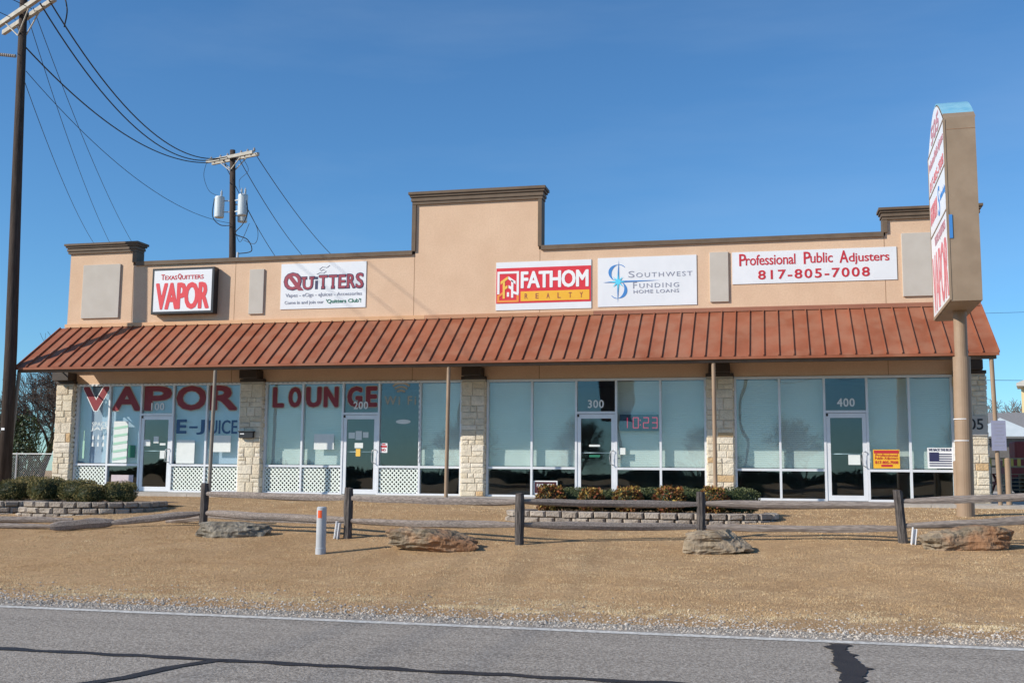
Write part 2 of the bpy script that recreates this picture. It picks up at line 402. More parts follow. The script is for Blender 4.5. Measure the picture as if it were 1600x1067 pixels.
for i in range(39): b.face([(*L_[i+1], -.984), (*R_[i+1], -.984), (*R_[i], -.984), (*L_[i], -.984)])
tag(b.build("road_tar_patch", tar_m, origin=(0, 0, 0)), kind='structure')
# far side of the road: low tree line that the shop windows mirror
def leaf_cloud(mb, n, fn, size, tones=(0, 1)):
    for _ in range(n):
        p = Vector(fn()); t = random.uniform(*tones)
        a = Vector((random.gauss(0, 1), random.gauss(0, 1), random.gauss(0, 1))).normalized()
        c = a.cross(Vector((random.gauss(0, 1), random.gauss(0, 1), random.gauss(0, 1)))).normalized()
        s_ = size*random.uniform(.6, 1.3)
        mb.face([p-a*s_, p+c*s_*.5, p+a*s_, p-c*s_*.5], t)

# dry grass blades (ground cover)
def vnoise(x, y, seed):
    g = np.random.default_rng(seed).uniform(-1, 1, (128, 128)); xi = np.floor(x).astype(int); yi = np.floor(y).astype(int); fx = x-xi; fy = y-yi
    fx = fx*fx*(3-2*fx); fy = fy*fy*(3-2*fy); a_ = lambda i, j: g[(xi+i) % 128, (yi+j) % 128]
    return (a_(0, 0)*(1-fx)+a_(1, 0)*fx)*(1-fy)+(a_(0, 1)*(1-fx)+a_(1, 1)*fx)*fy
def blades(n, x0, x1, y0, y1, h0, h1, wd):
    x = rng.uniform(x0, x1, n); y = y0+(y1-y0)*rng.uniform(0, 1, n)**1.25
    z = gz(y, x)
    keep = ~((x > -20.6) & (y > -2.3)) & (y > -15.25+.25*np.sin(x*1.7)*np.sin(x*.61+1)+.15*np.sin(x*5.1)+rng.normal(0, .07, n))
    cl = vnoise((x+60)*9, (y+60)*11, 31)*.6+vnoise((x+60)*3.1, (y+60)*4.3, 32)*.5
    keep &= (cl > -.32+rng.normal(0, .12, n))
    x, y, z, cl = x[keep], y[keep], z[keep], cl[keep]; n = len(x)
    h = rng.uniform(h0, h1, n)*(.75+1.0*np.clip(cl, -.3, .8)); a = rng.uniform(0, 2*np.pi, n); le = rng.uniform(.3, 1.4, n)*h; la = rng.uniform(0, 2*np.pi, n)
    wv = wd*rng.uniform(.6, 1.3, n)
    v = np.zeros((n, 3, 3))
    v[:, 0] = np.stack([x-np.cos(a)*wv, y-np.sin(a)*wv, z-.005], 1)
    v[:, 1] = np.stack([x+np.cos(a)*wv, y+np.sin(a)*wv, z-.005], 1)
    v[:, 2] = np.stack([x+np.cos(la)*le, y+np.sin(la)*le, z+h], 1)
    return v
V = np.concatenate([blades(400000, -15.5, 6.5, -15.45, -8.5, .008, .022, .0027), blades(80000, -17, 8, -8.5, -2.3, .01, .026, .005), blades(12000, -11.5, 5, -15.45, -14.8, .010, .028, .004)])
n = len(V)
me = bpy.data.meshes.new("grass"); me.vertices.add(n*3); me.vertices.foreach_set("co", V.reshape(-1))
me.loops.add(n*3); me.loops.foreach_set("vertex_index", np.arange(n*3, dtype=np.int32))
me.polygons.add(n); me.polygons.foreach_set("loop_start", np.arange(0, n*3, 3, dtype=np.int32)); me.polygons.foreach_set("loop_total", np.full(n, 3, dtype=np.int32))
at = me.attributes.new("tone", 'FLOAT', 'FACE')
pv = V[:, 0]
px_, py_ = pv[:, 0]+60, pv[:, 1]+60
patch = .5*vnoise(px_*.35, py_*.6, 1)+.35*vnoise(px_*1.1, py_*2.6, 2)+.45*vnoise(px_*3.5, py_*9, 3)+.4*vnoise(px_*14, py_*22, 4)
tn = np.clip(.42+.38*patch-.012*(pv[:, 0]-(-2))*-1*0+rng.normal(0, .13, n), 0, .8)
edge = (pv[:, 1] < -14.7+.35*vnoise(px_*.9, py_*0, 8))
tn = np.where(edge, np.clip(.55+.42*rng.uniform(0, 1, n), 0, 1), tn)
at.data.foreach_set("value", tn.astype(np.float32))
grass_m = mat("dry_grass", (0, 0, 0), rough=.9, tone=[(.42, .26, .13), (.62, .42, .225), (.72, .53, .31), (.78, .64, .42), (.64, .59, .39)], spec=.1)
me.materials.append(grass_m); me.update(); me.validate()
go = bpy.data.objects.new("grass", me); COL.objects.link(go); tag(go, "short dormant tan lawn grass covering the bank", "grass", kind='stuff')

# gravel stones
b = MB()
ico = [(0, 0, 1), (.9, 0, .2), (.3, .85, .1), (-.75, .5, .2), (-.7, -.55, .1), (.3, -.85, .2), (0, 0, -.6)]
icf = [(0, 1, 2), (0, 2, 3), (0, 3, 4), (0, 4, 5), (0, 5, 1), (6, 2, 1), (6, 3, 2), (6, 4, 3), (6, 5, 4), (6, 1, 5)]
for _ in range(13000):
    x = random.uniform(-11, 4.5); y = -16.42+abs(random.gauss(0, .62)) if random.random() < .92 else random.uniform(-16.5, -14.4)
    s_ = random.choice((.006, .008, .010, .012, .02))*random.uniform(.7, 1.3); a = random.uniform(0, 6.28); z = max(-.994, float(gz(y, x)))
    ca, sa = math.cos(a)*s_, math.sin(a)*s_
    b.add([(x+p[0]*ca-p[1]*sa, y+p[0]*sa+p[1]*ca, z+p[2]*s_*.8) for p in ico], icf, random.random())
stones_m = mat("gravel_stone", (0, 0, 0), rough=.95, tone=[(.19, .155, .125), (.33, .285, .24), (.44, .39, .335), (.58, .53, .47), (.40, .31, .22)])
tag(b.build("gravel", stones_m, origin=(0, 0, 0)), "loose pale gravel along the edge of the road", "gravel", kind='stuff')

# sidewalk & driveway
b = MB()
for i in range(13): b.box(-20.6+2.0*i+.006, -20.6+2.0*(i+1)-.006, -2.25, -.0, -.3, 0.0)
tag(b.build("pavement", concrete, origin=(0, 0, 0)), kind='structure')
b = MB(); b.box(5.42, 40, -3.2, 60, -.5, -.03); tag(b.build("driveway", concrete, origin=(0, 0, 0)), kind='structure')

# ------------------------------------------------------------------ building
XL, XR = -20.0, 4.97
BLD = thing("commercial_building", (-7.5, 0, 0), "long single-storey tan stucco shop building with stepped parapet and rust red metal awning", "building")
b = MB()
b.prism_xz([(XL, 3.05), (XR, 3.05), (XR, 6.92), (2.86, 6.92), (2.86, 6.5), (-5.88, 6.5), (-5.88, 7.9), (-9.33, 7.9), (-9.33, 6.5), (-17.93, 6.5), (-17.93, 6.92), (XL, 6.92)], 0, .3)
b.box(XL, XL+.3, .302, 13, -.3, 6.0); b.box(XR-.3, XR, .302, 13, -.3, 6.0); b.box(XL+.302, XR-.302, 12.7, 13, -.3, 6.0)
b.build("wall", stucco, BLD)
b = MB(); b.box(XL+.302, XR-.302, .302, 12.698, 5.2, 5.3); b.build("roof", grey_roof, BLD)
for x, z0, z1 in ((-17.9, 4.81, 6.49), (-14.66, 4.81, 6.49), (-9.34, 4.81, 6.49), (-5.85, 4.81, 6.49), (2.83, 4.81, 6.49), (-14.66, 3.06, 3.5), (-9.34, 3.06, 3.5), (-5.85, 3.06, 3.5), (2.83, 3.06, 3.5)):
    b = MB(); b.box(x-.007, x+.007, -.002, .02, z0, z1); b.build("control_joint", joint_m, BLD)
# coping and cornices
b = MB()
for x0, x1 in ((-17.62, -9.60), (-5.62, 2.62)):
    b.box(x0-.2, x1+.2, -.06, .36, 6.48, 6.60)
for x0, x1, zb in ((-17.93, -17.81, 6.58), (-9.42, -9.31, 6.58), (-5.90, -5.80, 6.58), (2.80, 2.91, 6.58)):
    zt = 7.86 if -10 < x0 < -5 else 6.89
    b.box(x0, x1, -.058, .358, zb+.0, zt)
def cornice(x0, x1, z, k):
    for dz0, dz1, pr in ((0, .08, .06), (.08, .16, .085), (.16, .19, .07), (.19, .25, .115), (.25, .32, .15)):
        b.box(x0-pr, x1+pr, -pr, .3+pr, z+dz0*k, z+dz1*k-.001)
cornice(-20.0, -17.87, 6.90, .9)
cornice(-9.36, -5.84, 7.87, 1.05)
cornice(2.86, 4.97, 6.90, .9)
b.build("coping", coping_m, BLD)
# grey decorative panels on the stucco
for x0, x1, z0, z1 in ((-19.53, -18.31, 4.97, 6.55), (-14.2, -13.76, 4.97, 6.24), (-1.42, -.95, 4.96, 6.24), (3.23, 4.45, 4.97, 6.54)):
    b = MB(); b.box(x0, x1, -.05, .02, z0, z1); b.build("wall_panel", panel_m, BLD, bevel=.008)
# interior
b = MB(); b.box(XL+.31, XR-.31, 6, 6.1, 0, 3.3); b.box(XL+.31, XR-.31, .31, 6, 3.3, 3.4)
for x in (-14, -7.6, -1.2): b.box(x-.08, x+.08, .35, 5.99, 0, 3.29)
b.build("interior_wall", interior, BLD)
b = MB(); b.box(XL+.31, XR-.31, .12, 6, -.2, .01); b.build("interior_floor", int_floor, BLD)

# limestone pillars
def stones(mb, x0, x1, y0, y1, z0, z1):
    def rowface(w_, put):
        z = z0
        while z < z1-.01:
            h = min(random.choice((.13, .17, .21, .26, .3)), z1-z)
            if z1-z-h < .08: h = z1-z
            x = 0
            while x < w_-.01:
                l = random.uniform(.16, .44)
                if w_-x-l < .12: l = w_-x
                t = random.choice((0, .2, .25, .3, .5, .75, .8, .9, 1)) if random.random() < .8 else .25
                if t == .5 and random.random() < .6: t = .8
                if h > .2 and random.random() < .4:
                    hh = h*random.uniform(.4, .6); put(x, x+l, z, z+hh, t); put(x, x+l, z+hh, z+h, random.choice((0, .25, .8, 1)))
                else: put(x, x+l, z, z+h, t)
                x += l
            z += h
    g = .005
    def chunk(P, N_, t):
        # P: 4 corners in the face plane, N_: outward
        c = sum(P, Vector())/4; d = random.uniform(.012, .03)
        q = [p.lerp(c, .0) for p in P]; ins = [p+(c-p).normalized()*.018+N_*(d+random.uniform(-.006, .006)) for p in P]
        n = len(mb.v); mb.v += [tuple(p) for p in q]+[tuple(p) for p in ins]+[tuple(c+N_*(d+random.uniform(0, .012)))]
        for k in range(4): mb.f.append((n+k, n+(k+1) % 4, n+4+(k+1) % 4, n+4+k)); mb.t.append(t)
        for k in range(4): mb.f.append((n+4+k, n+4+(k+1) % 4, n+8)); mb.t.append(t)
    rowface(x1-x0, lambda a, c, d, e, t: chunk([Vector((x0+a+g, y0, d+g)), Vector((x0+c-g, y0, d+g)), Vector((x0+c-g, y0, e-g)), Vector((x0+a+g, y0, e-g))], Vector((0, -1, 0)), t))
    rowface(y1-y0, lambda a, c, d, e, t: chunk([Vector((x1, y0+a+g, d+g)), Vector((x1, y0+c-g, d+g)), Vector((x1, y0+c-g, e-g)), Vector((x1, y0+a+g, e-g))], Vector((1, 0, 0)), t))
    rowface(y1-y0, lambda a, c, d, e, t: chunk([Vector((x0, y1-a-g, d+g)), Vector((x0, y1-c+g, d+g)), Vector((x0, y1-c+g, e-g)), Vector((x0, y1-a-g, e-g))], Vector((-1, 0, 0)), t))
for i, (x0, x1) in enumerate(((-20.1, -19.56), (-14.28, -13.62), (-7.9, -7.28), (-1.53, -.88), (4.3, 5.0))):
    pb = MB(); pb.box(x0, x1, -.15, .34, -.1, 3.049)
    po = pb.build("pillar", mortar_m, BLD)
    sb = MB(); stones(sb, x0, x1, -.15, .34, 0, 3.0)
    st = sb.build("stone_facing", stone_m, po)
    cb = MB(); cb.box(x0-.02, x1+.02, -.19, .1, 3.051, 3.13); cb.box((x0+x1)/2-.26, (x0+x1)/2+.26, -.42, -.001, 3.135, 3.36)
    cb.build("capital", dark_m, po, bevel=.006)
    if i == 4:
        ab = MB(); ab.box(x0+.02, x1-.02, -.20, -.181, 1.58, 2.05); ab.build("address_plate", panel_m, po)
        t = MB(); text(t, "505", 4.40, 4.90, 1.72, 1.98, -.207, .02); t.build("house_number", black_p, po)

# storefront glazing
FW = .055
def storefront(x0, x1, div, door, num, lattice, blinds, numx):
    base = MB(); cells = [x0]+div+[x1]
    Yf0, Yf1 = -.02, .11
    base.box(x0, x1, Yf0, Yf1, 2.99, 3.048)                # head
    d0, d1 = door
    for i, x in enumerate(cells):
        a = x-FW/2 if 0 < i < len(cells)-1 else (x if i == 0 else x-FW)
        base.box(a, a+FW, Yf0-.001, Yf1+.001, .0, 2.989)
    for i in range(len(cells)-1):
        a = cells[i]+(FW if i == 0 else FW/2); c = cells[i+1]-(FW if i == len(cells)-2 else FW/2)
        if (i == d0):
            base.box(a+.001, c-.001, Yf0, Yf1, 2.14, 2.20)
        else:
            base.box(a+.001, c-.001, Yf0, Yf1, .715, .775); base.box(a+.001, c-.001, Yf0, Yf1, .0, .05)
    fr = base.build("storefront_frame", alu, BLD)
    for i in range(len(cells)-1):
        a = cells[i]+.03; c = cells[i+1]-.03
        if i == d0:
            g = MB(); g.box(a, c, .04, .048, 2.19, 3.0); g.build("window_pane", glass_m, fr)
        else:
            for z0, z1 in ((.765, 3.0), (.04, .725)):
                g = MB(); g.box(a, c, .04, .048, z0, z1); g.build("window_pane", glass_m, fr)
        if i in lattice:
            l = MB(); zz0, zz1, yy = .052, .712, .075; p = .118; aa, cc = a+.0, c-.0
            def clip(xa, za, xb, zb):
                # clip the slat centre line to the opening
                t0, t1 = 0, 1; dx, dz = xb-xa, zb-za
                for p_, q_ in ((-dx, xa-aa), (dx, cc-xa), (-dz, za-zz0), (dz, zz1-za)):
                    if abs(p_) < 1e-9:
                        if q_ < 0: return None
                    else:
                        r_ = q_/p_
                        if p_ < 0: t0 = max(t0, r_)
                        else: t1 = min(t1, r_)
                return None if t0 >= t1-.02 else ((xa+dx*t0, za+dz*t0), (xa+dx*t1, za+dz*t1))
            k = aa-.8
            while k < cc+.8:
                for sg, yo in ((1, .024), (-1, .016)):
                    r_ = clip(k, zz0, k+sg*.7, zz0+.7)
                    if r_: l.bar((r_[0][0], yo, r_[0][1]), (r_[1][0], yo, r_[1][1]), .036, .007) if False else l.add(*slat(r_, yo))
                k += p
            l.build("lattice", white_lat, fr)
        if i in blinds:
            z0 = .79 if i != d0 else 2.22
            bl = MB(); top = 2.98; bl.box(a-.02, c+.02, .195, .205, z0, top)
            bl.build("blind", blinds[i], fr)
    if num:
        t = MB(); text(t, num, numx-.21, numx+.21, 2.29, 2.50, .027, .03, 1.1); t.build("unit_number", white_l, fr)
    # door
    a, c = cells[d0]+FW/2+.004, cells[d0+1]-FW/2-.004
    db = MB(); db.box(a, a+.095, -.005, .045, .012, 2.13); db.box(c-.095, c, -.005, .045, .012, 2.13)
    db.box(a+.0951, c-.0951, -.005, .045, 2.02, 2.13); db.box(a+.0951, c-.0951, -.005, .045, .012, .14)
    dr = db.build("door", alu, BLD)
    g = MB(); g.box(a+.09, c-.09, .015, .022, .13, 2.03); g.build("door_glass", glass_m, dr)
    h = MB(); hx = c-.045
    h.tube([(hx, -.005, 1.20), (hx, -.075, 1.20), (hx-.06, -.085, 1.17), (hx-.08, -.085, 1.02), (hx-.06, -.085, .86), (hx, -.075, .83), (hx, -.005, .83)], .013, 8)
    h.build("handle", galv, dr, smooth=True)
    h = MB(); h.tube([(a+.1, .06, 1.14), (c-.1, .06, 1.14)], .014, 8); h.build("push_bar", galv, dr, smooth=True)
    h = MB(); h.box(a-.0, a+.05, -.02, -.0055, 2.06, 2.125); h.build("hinge", dark_m, dr)
    return fr
def slat(r_, y):
    (xa, za), (xb, zb) = r_; w_ = .018; d = math.hypot(xb-xa, zb-za); nx_, nz_ = -(zb-za)/d*w_, (xb-xa)/d*w_
    P = []
    for yy in (y, y+.006):
        P += [(xa+nx_, yy, za+nz_), (xa-nx_, yy, za-nz_), (xb-nx_, yy, zb-nz_), (xb+nx_, yy, zb+nz_)]
    return P, [(0, 1, 2, 3), (7, 6, 5, 4), (0, 4, 5, 1), (1, 5, 6, 2), (2, 6, 7, 3), (3, 7, 4, 0)]
F1 = storefront(-19.52, -14.32, [-18.45, -17.43, -16.42, -15.37], (2, 3), "100", (0, 3, 4), {0: curtain_m, 1: curtain_m, 2: curtain_m, 3: curtain_m, 4: curtain_m}, -16.93)
F2 = storefront(-13.60, -7.93, [-12.48, -11.30, -10.26, -9.10], (2, 3), "200", (0, 1, 3), {0: blind_m, 1: blind_m, 4: blind_m}, -10.80)
F3 = storefront(-7.26, -1.55, [-6.04, -4.87, -3.83, -2.70], (2, 3), "300", (), {0: blind_m, 1: blind_m, 3: blind_m, 4: blind_m}, -4.36)
F4 = storefront(-.86, 4.28, [.24, 1.31, 2.31, 3.28], (2, 3), "400", (), {0: blind_m, 1: blind_m, 3: blind_m, 4: blind_m}, 1.82)

# window lettering
def win_text(fr, s, box, m, outline=None, bold=.045, y=.034):
    if outline:
        t = MB(); text(t, s, box[0]-.025, box[1]+.025, box[2]-.025, box[3]+.025, y+.003, bold+.03, th=.002); t.build("letter_outline", outline, fr)
    t = MB(); text(t, s, *box, y, bold, th=.002); t.build("window_letter", m, fr)
for ch, x0, x1 in (("V", -19.36, -18.50), ("A", -18.39, -17.47), ("P", -17.37, -16.50), ("O", -16.36, -15.42), ("R", -15.31, -14.46)):
    win_text(F1, ch, (x0, x1, 2.28, 2.98), dred_l, tanletter if ch != "V" else white_l, .06)
win_text(F1, "E", (-16.32, -16.0, 1.63, 2.03), ejblue, None, .05)
win_text(F1, "-J", (-15.92, -15.44, 1.60, 2.02), ejblue, None, .02)
win_text(F1, "UICE", (-15.31, -14.44, 1.62, 2.01), ejblue, None, .02)
for ch, x0, x1 in (("L", -13.40, -13.06), ("O", -12.93, -12.54), ("U", -12.41, -11.95), ("N", -11.89, -11.45), ("G", -11.20, -10.76), ("E", -10.66, -10.33)):
    win_text(F2, ch, (x0, x1, 2.35, 2.91), dred_l, tanletter, .06)
# wifi lettering on the fourth pane of unit 200
t = MB()
for r0 in (.14, .24, .34):
    n = 10; cx, cz = -9.66, 2.62
    for k in range(n):
        a0 = R(50+80*k/n); a1 = R(50+80*(k+1)/n)
        t.face([(cx+r0*math.cos(a0), .036, cz+r0*math.sin(a0)), (cx+r0*math.cos(a1), .036, cz+r0*math.sin(a1)), (cx+(r0+.06)*math.cos(a1), .036, cz+(r0+.06)*math.sin(a1)), (cx+(r0+.06)*math.cos(a0), .036, cz+(r0+.06)*math.sin(a0))])
text(t, "Wi Fi", -10.13, -9.23, 2.40, 2.64, .034, .02, 1.3); t.build("window_letter", tanletter, F2)
t = MB(); n = 24
t.face([(-9.58+.21*math.cos(2*math.pi*k/n), .036, 1.95+.06*math.sin(2*math.pi*k/n)) for k in range(n)]); t.build("oval_sticker", paper, F2)

# awning
ZT, ZE, YE = 4.69, 3.36, -1.92
AX0, AX1 = -20.16, 4.99
xb = lambda t: 0
def ap(x, t, lift=0): # t 0 at the wall, 1 at the eave
    return (x, -.06+(YE+.06)*t - lift*.57, ZT+(ZE-ZT)*t+lift*.82)
aw = MB()
NP = 74; dx = (AX1-AX0)/NP
for i in range(NP):
    x0, x1 = AX0+i*dx, AX0+(i+1)*dx
    tn_ = random.random(); sg = .006*random.uniform(-1, 1)
    aw.add([ap(x0, 0), ap(x1, 0), ap(x1, 1), ap(x0, 1), ap((x0+x1)/2, .5, sg)], [(3, 2, 4), (2, 1, 4), (1, 0, 4), (0, 3, 4)], tn_)
for i in range(NP+1):
    x = AX0+i*dx; h = .042; wv = .011
    aw.add([ap(x-wv, 0, 0), ap(x+wv, 0, 0), ap(x+wv, 1, 0), ap(x-wv, 1, 0), ap(x-wv, 0, h), ap(x+wv, 0, h), ap(x+wv, 1, h), ap(x-wv, 1, h)],
           [(4, 7, 6, 5), (0, 3, 7, 4), (1, 5, 6, 2), (3, 2, 6, 7)], .5)
AW = aw.build("awning", rust, BLD)
b = MB(); b.box(AX0, AX1, YE-.012, YE+.02, ZE-.06, ZE-.004); b.build("eave_trim", rust, AW)
b = MB(); b.add([ap(AX0, 0, -.02), ap(AX1, 0, -.02), ap(AX1, .995, -.02), ap(AX0, .995, -.02)], [(0, 1, 2, 3)]); b.build("soffit", dark_m, AW)
b = MB(); b.box(AX0+.05, AX1-.05, YE+.06, YE+.14, ZE-.13, ZE-.05); b.box(AX0+.05, AX1-.05, -.09, -.03, 3.40, 3.46); b.build("beam", coping_m, AW)
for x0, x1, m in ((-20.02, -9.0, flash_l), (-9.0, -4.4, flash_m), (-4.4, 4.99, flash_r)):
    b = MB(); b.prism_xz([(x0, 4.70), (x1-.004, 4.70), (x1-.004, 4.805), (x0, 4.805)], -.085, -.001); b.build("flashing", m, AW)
nb = 23
for i in range(nb):
    x = AX0+.35+(AX1-AX0-.7)*i/(nb-1)
    b = MB(); b.bar((x, -.04, 3.44), (x, YE+.1, ZE-.06), .03); b.bar((x, -1.05, 3.40), (x, -1.05, 3.93), .025); b.bar((x, -.05, 4.55), (x, YE+.12, ZE+.03), .03)
    b.build("brace", brace_m, AW)
for i, (xt, xo) in enumerate(((-20.12, -20.30), (-14.18, -14.22), (-7.78, -7.80), (-1.27, -1.26), (4.84, 4.90))):
    b = MB(); b.tube([(xo, -1.8, 0), (xt, -1.8, 3.30)], .048, 14)
    b.build("post", brown_post if i >= 2 else grey_post, BLD, smooth=False)

# string lights
def light_string(pts, label, n):
    T = thing("light_string", pts[0], label, "string lights", "rope lights round the shop windows")
    c = MB(); c.tube(pts, .004, 5); c.build("cord", black_p, T)
    segs = []; tot = 0
    for a, c_ in zip(pts[:-1], pts[1:]):
        l = (Vector(c_)-Vector(a)).length; segs.append((a, c_, tot, l)); tot += l
    proto = None
    for k in range(n):
        s_ = (k+.5)/n*tot
        for a, c_, st, l in segs:
            if st <= s_ <= st+l:
                p = Vector(a).lerp(Vector(c_), (s_-st)/l); vert = abs(a[0]-c_[0]) < .1; break
        if proto is None or proto[1] != vert:
            b = MB(); h = (.012, .034) if vert else (.034, .012)
            b.box(p.x-h[0], p.x+h[0], p.y-.018, p.y-.002, p.z-h[1], p.z+h[1]); o = b.build("bulb", white_p, T); proto = (o, vert, p.copy())
        else:
            o = proto[0].copy(); COL.objects.link(o); o.parent = T; o.location = proto[0].location+(p-proto[2]); ORI[o.name] = ORI[T.name]
light_string([(-19.53, -.03, .85), (-19.52, -.03, 3.03), (-14.34, -.03, 3.03)], "dotted white rope lights edging the left window bay under the word VAPOR sign", 56)
light_string([(-13.61, -.03, .85), (-13.60, -.03, 3.03), (-9.12, -.03, 3.03), (-9.10, -.03, .85)], "dotted white rope lights framing the LOUNGE window bay", 62)

# ------------------------------------------------------------------ wall signs
# internally lit box sign
T = thing("box_sign", (-16.15, 0, 5.0), "dark framed box sign with red VAPOR lettering on the parapet", "sign")
b = MB(); b.box(-17.12, -15.17, -.27, -.02, 5.0, 6.32); b.build("cabinet", black_p, T, bevel=.01)
b = MB(); b.box(-17.05, -15.24, -.275, -.26, 5.07, 6.25); b.build("face", sign_white, T)
t = MB(); text(t, "VAPOR", -16.99, -15.30, 5.12, 5.90, -.281, .040, .92); t.build("lettering", brred_l, T)
t = MB(); text(t, "T", -16.83, -16.72, 5.98, 6.14, -.281, .03); text(t, "EXAS", -16.71, -16.33, 5.98, 6.10, -.281, .03); text(t, "Q", -16.31, -16.19, 5.97, 6.15, -.281, .03)
text(t, "UITTERS", -16.18, -15.50, 5.98, 6.10, -.281, .03); t.build("lettering", red_l, T)

def flat_sign(x0, x1, z0, z1, label):
    T = thing("banner_sign", ((x0+x1)/2, 0, z0), label, "sign")
    b = MB(); b.box(x0, x1, -.02, -.002, z0, z1); b.build("board", sign_white, T)
    return T
# quitters banner
T = flat_sign(-13.25, -10.72, 5.08, 6.36, "white banner reading QUITTERS in maroon letters with dark outlines")
o1, o2 = MB(), MB()
def serif(ch, x0, x1, z0, z1, slabs):
    text(o1, ch, x0-.02, x1+.02, z0-.02, z1+.02, -.026, .05); text(o2, ch, x0, x1, z0, z1, -.031, .03)
    for a, c, top in slabs:
        zz = (z1-.05, z1) if top else (z0, z0+.05)
        o1.box(a-.02, c+.02, -.0262, -.0225, zz[0]-.02, zz[1]+.02); o2.box(a, c, -.0312, -.0275, *zz)
serif("O", -13.15, -12.64, 5.62, 6.10, ())
o2.add(*((lambda P: ([(x, y, z) for y in (-.0315, -.0275) for x, z in P], [(0, 1, 2, 3), (7, 6, 5, 4), (0, 4, 5, 1), (1, 5, 6, 2), (2, 6, 7, 3), (3, 7, 4, 0)]))([(-13.04, 5.99), (-12.72, 5.60), (-12.56, 5.60), (-12.96, 6.06)])))
serif("U", -12.58, -12.29, 5.62, 5.97, ((-12.62, -12.48, True), (-12.38, -12.25, True)))
serif("T", -12.10, -11.86, 5.63, 6.00, ((-12.02, -11.94, False),)); serif("T", -11.81, -11.57, 5.63, 6.00, ((-11.73, -11.65, False),))
serif("E", -11.52, -11.32, 5.63, 6.00, ()); serif("R", -11.27, -11.04, 5.63, 6.01, ((-11.29, -11.21, False),))
serif("S", -11.01, -10.80, 5.62, 6.03, ())
o1.box(-12.22, -12.14, -.0262, -.0225, 5.62, 5.86); o1.box(-12.22, -12.14, -.0262, -.0225, 5.90, 5.97)
o1.build("letter_outline", navy_l, T); o2.build("lettering", maroon_l, T)
t = MB(); text(t, "Vapes - eCigs - eJuices - Accessories", -13.10, -10.83, 5.39, 5.52, -.026, .015)
t.build("lettering", grey_l, T); t = MB(); text(t, "Come in and join our", -13.12, -11.95, 5.19, 5.31, -.026, .015); t.build("lettering", grey_l, T)
t = MB(); text(t, "'Quitters Club'!", -11.88, -10.85, 5.20, 5.33, -.026, .03); t.build("lettering", green_l, T)
t = MB()
sm = [(-12.18, 6.04), (-12.08, 6.08), (-11.98, 6.06), (-11.90, 6.12), (-11.98, 6.17), (-12.06, 6.13), (-12.10, 6.18), (-12.02, 6.24), (-11.88, 6.22), (-11.80, 6.28)]
t.tube([(x, -.026, z) for x, z in sm], .006, 4); t.build("smoke_drawing", grey_l, T)

# fathom banner
T = flat_sign(-7.04, -4.47, 4.89, 6.18, "white and red banner with house emblem and FATHOM REALTY")
b = MB(); b.box(-7.03, -4.48, -.026, -.0205, 5.07, 6.02); b.build("red_field", fath_red, T)
b = MB()
b.box(-6.36, -4.52, -.032, -.0265, 5.12, 5.38); b.build("yellow_bar", yellow_l, T)
t = MB(); text(t, "FATHOM", -6.36, -4.54, 5.46, 5.92, -.032, .04, .95); t.build("lettering", white_l, T); t = MB()
for q in ((-7.0, -6.94, 5.32, 5.93), (-6.47, -6.41, 5.32, 5.93), (-6.94, -6.47, 5.87, 5.93)): t.box(q[0], q[1], -.032, -.0265, q[2], q[3])
def para(mb, P, y=-.033): mb.add([(x, yy, z) for yy in (y, y+.005) for x, z in P], [(3, 2, 1, 0), (4, 5, 6, 7), (0, 1, 5, 4), (1, 2, 6, 5), (2, 3, 7, 6), (3, 0, 4, 7)])
para(t, [(-6.70, 5.80), (-6.70, 5.72), (-6.50, 5.58), (-6.50, 5.66)]); para(t, [(-6.62, 5.70), (-6.56, 5.66), (-6.56, 5.22), (-6.62, 5.22)]); para(t, [(-6.69, 5.56), (-6.62, 5.52), (-6.62, 5.44), (-6.69, 5.48)])
para(t, [(-6.56, 5.40), (-6.56, 5.33), (-6.42, 5.28), (-6.42, 5.35)]); t.box(-6.735, -6.675, -.032, -.0265, 5.25, 5.37)
t.build("house_emblem", white_l, T)
t = MB(); para(t, [(-6.71, 5.80), (-6.71, 5.72), (-6.91, 5.58), (-6.91, 5.66)]); para(t, [(-6.85, 5.62), (-6.79, 5.66), (-6.79, 5.20), (-6.85, 5.20)]); para(t, [(-6.79, 5.52), (-6.72, 5.56), (-6.72, 5.48), (-6.79, 5.44)])
t.build("house_emblem", goldy, T)
t = MB(); para(t, [(-7.0, 5.28), (-6.85, 5.38), (-6.85, 5.31), (-7.0, 5.21)]); t.box(-7.0, -6.94, -.032, -.0265, 5.10, 5.24); t.box(-6.94, -6.47, -.032, -.0265, 5.10, 5.155); t.box(-6.47, -6.41, -.032, -.0265, 5.10, 5.28)
t.build("house_emblem", orange_l, T)
t = MB()
for k, ch in enumerate("REALTY"): text(t, ch, -6.25+k*.295, -6.17+k*.295, 5.18, 5.32, -.037, .0)
t.build("lettering", maroon_l, T)

# southwest banner
T = flat_sign(-4.30, -1.75, 4.91, 6.20, "white banner with blue S compass star beside grey SOUTHWEST FUNDING HOME LOANS")
t = MB()
text(t, "S", -3.50, -3.34, 5.66, 5.83, -.026, 0); text(t, "OUTHWEST", -3.30, -1.86, 5.66, 5.78, -.026, 0, 1.25)
t.build("lettering", grey_l, T); t = MB()
text(t, "F", -3.38, -3.28, 5.37, 5.54, -.026, 0); text(t, "UNDING", -3.22, -2.20, 5.38, 5.50, -.026, 0, 1.25); t.build("lettering", grey_l, T); t = MB(); text(t, "HOME LOANS", -3.37, -2.20, 5.24, 5.33, -.026, .01, 1.1)
t.build("lettering", grey_l, T)
t = MB()
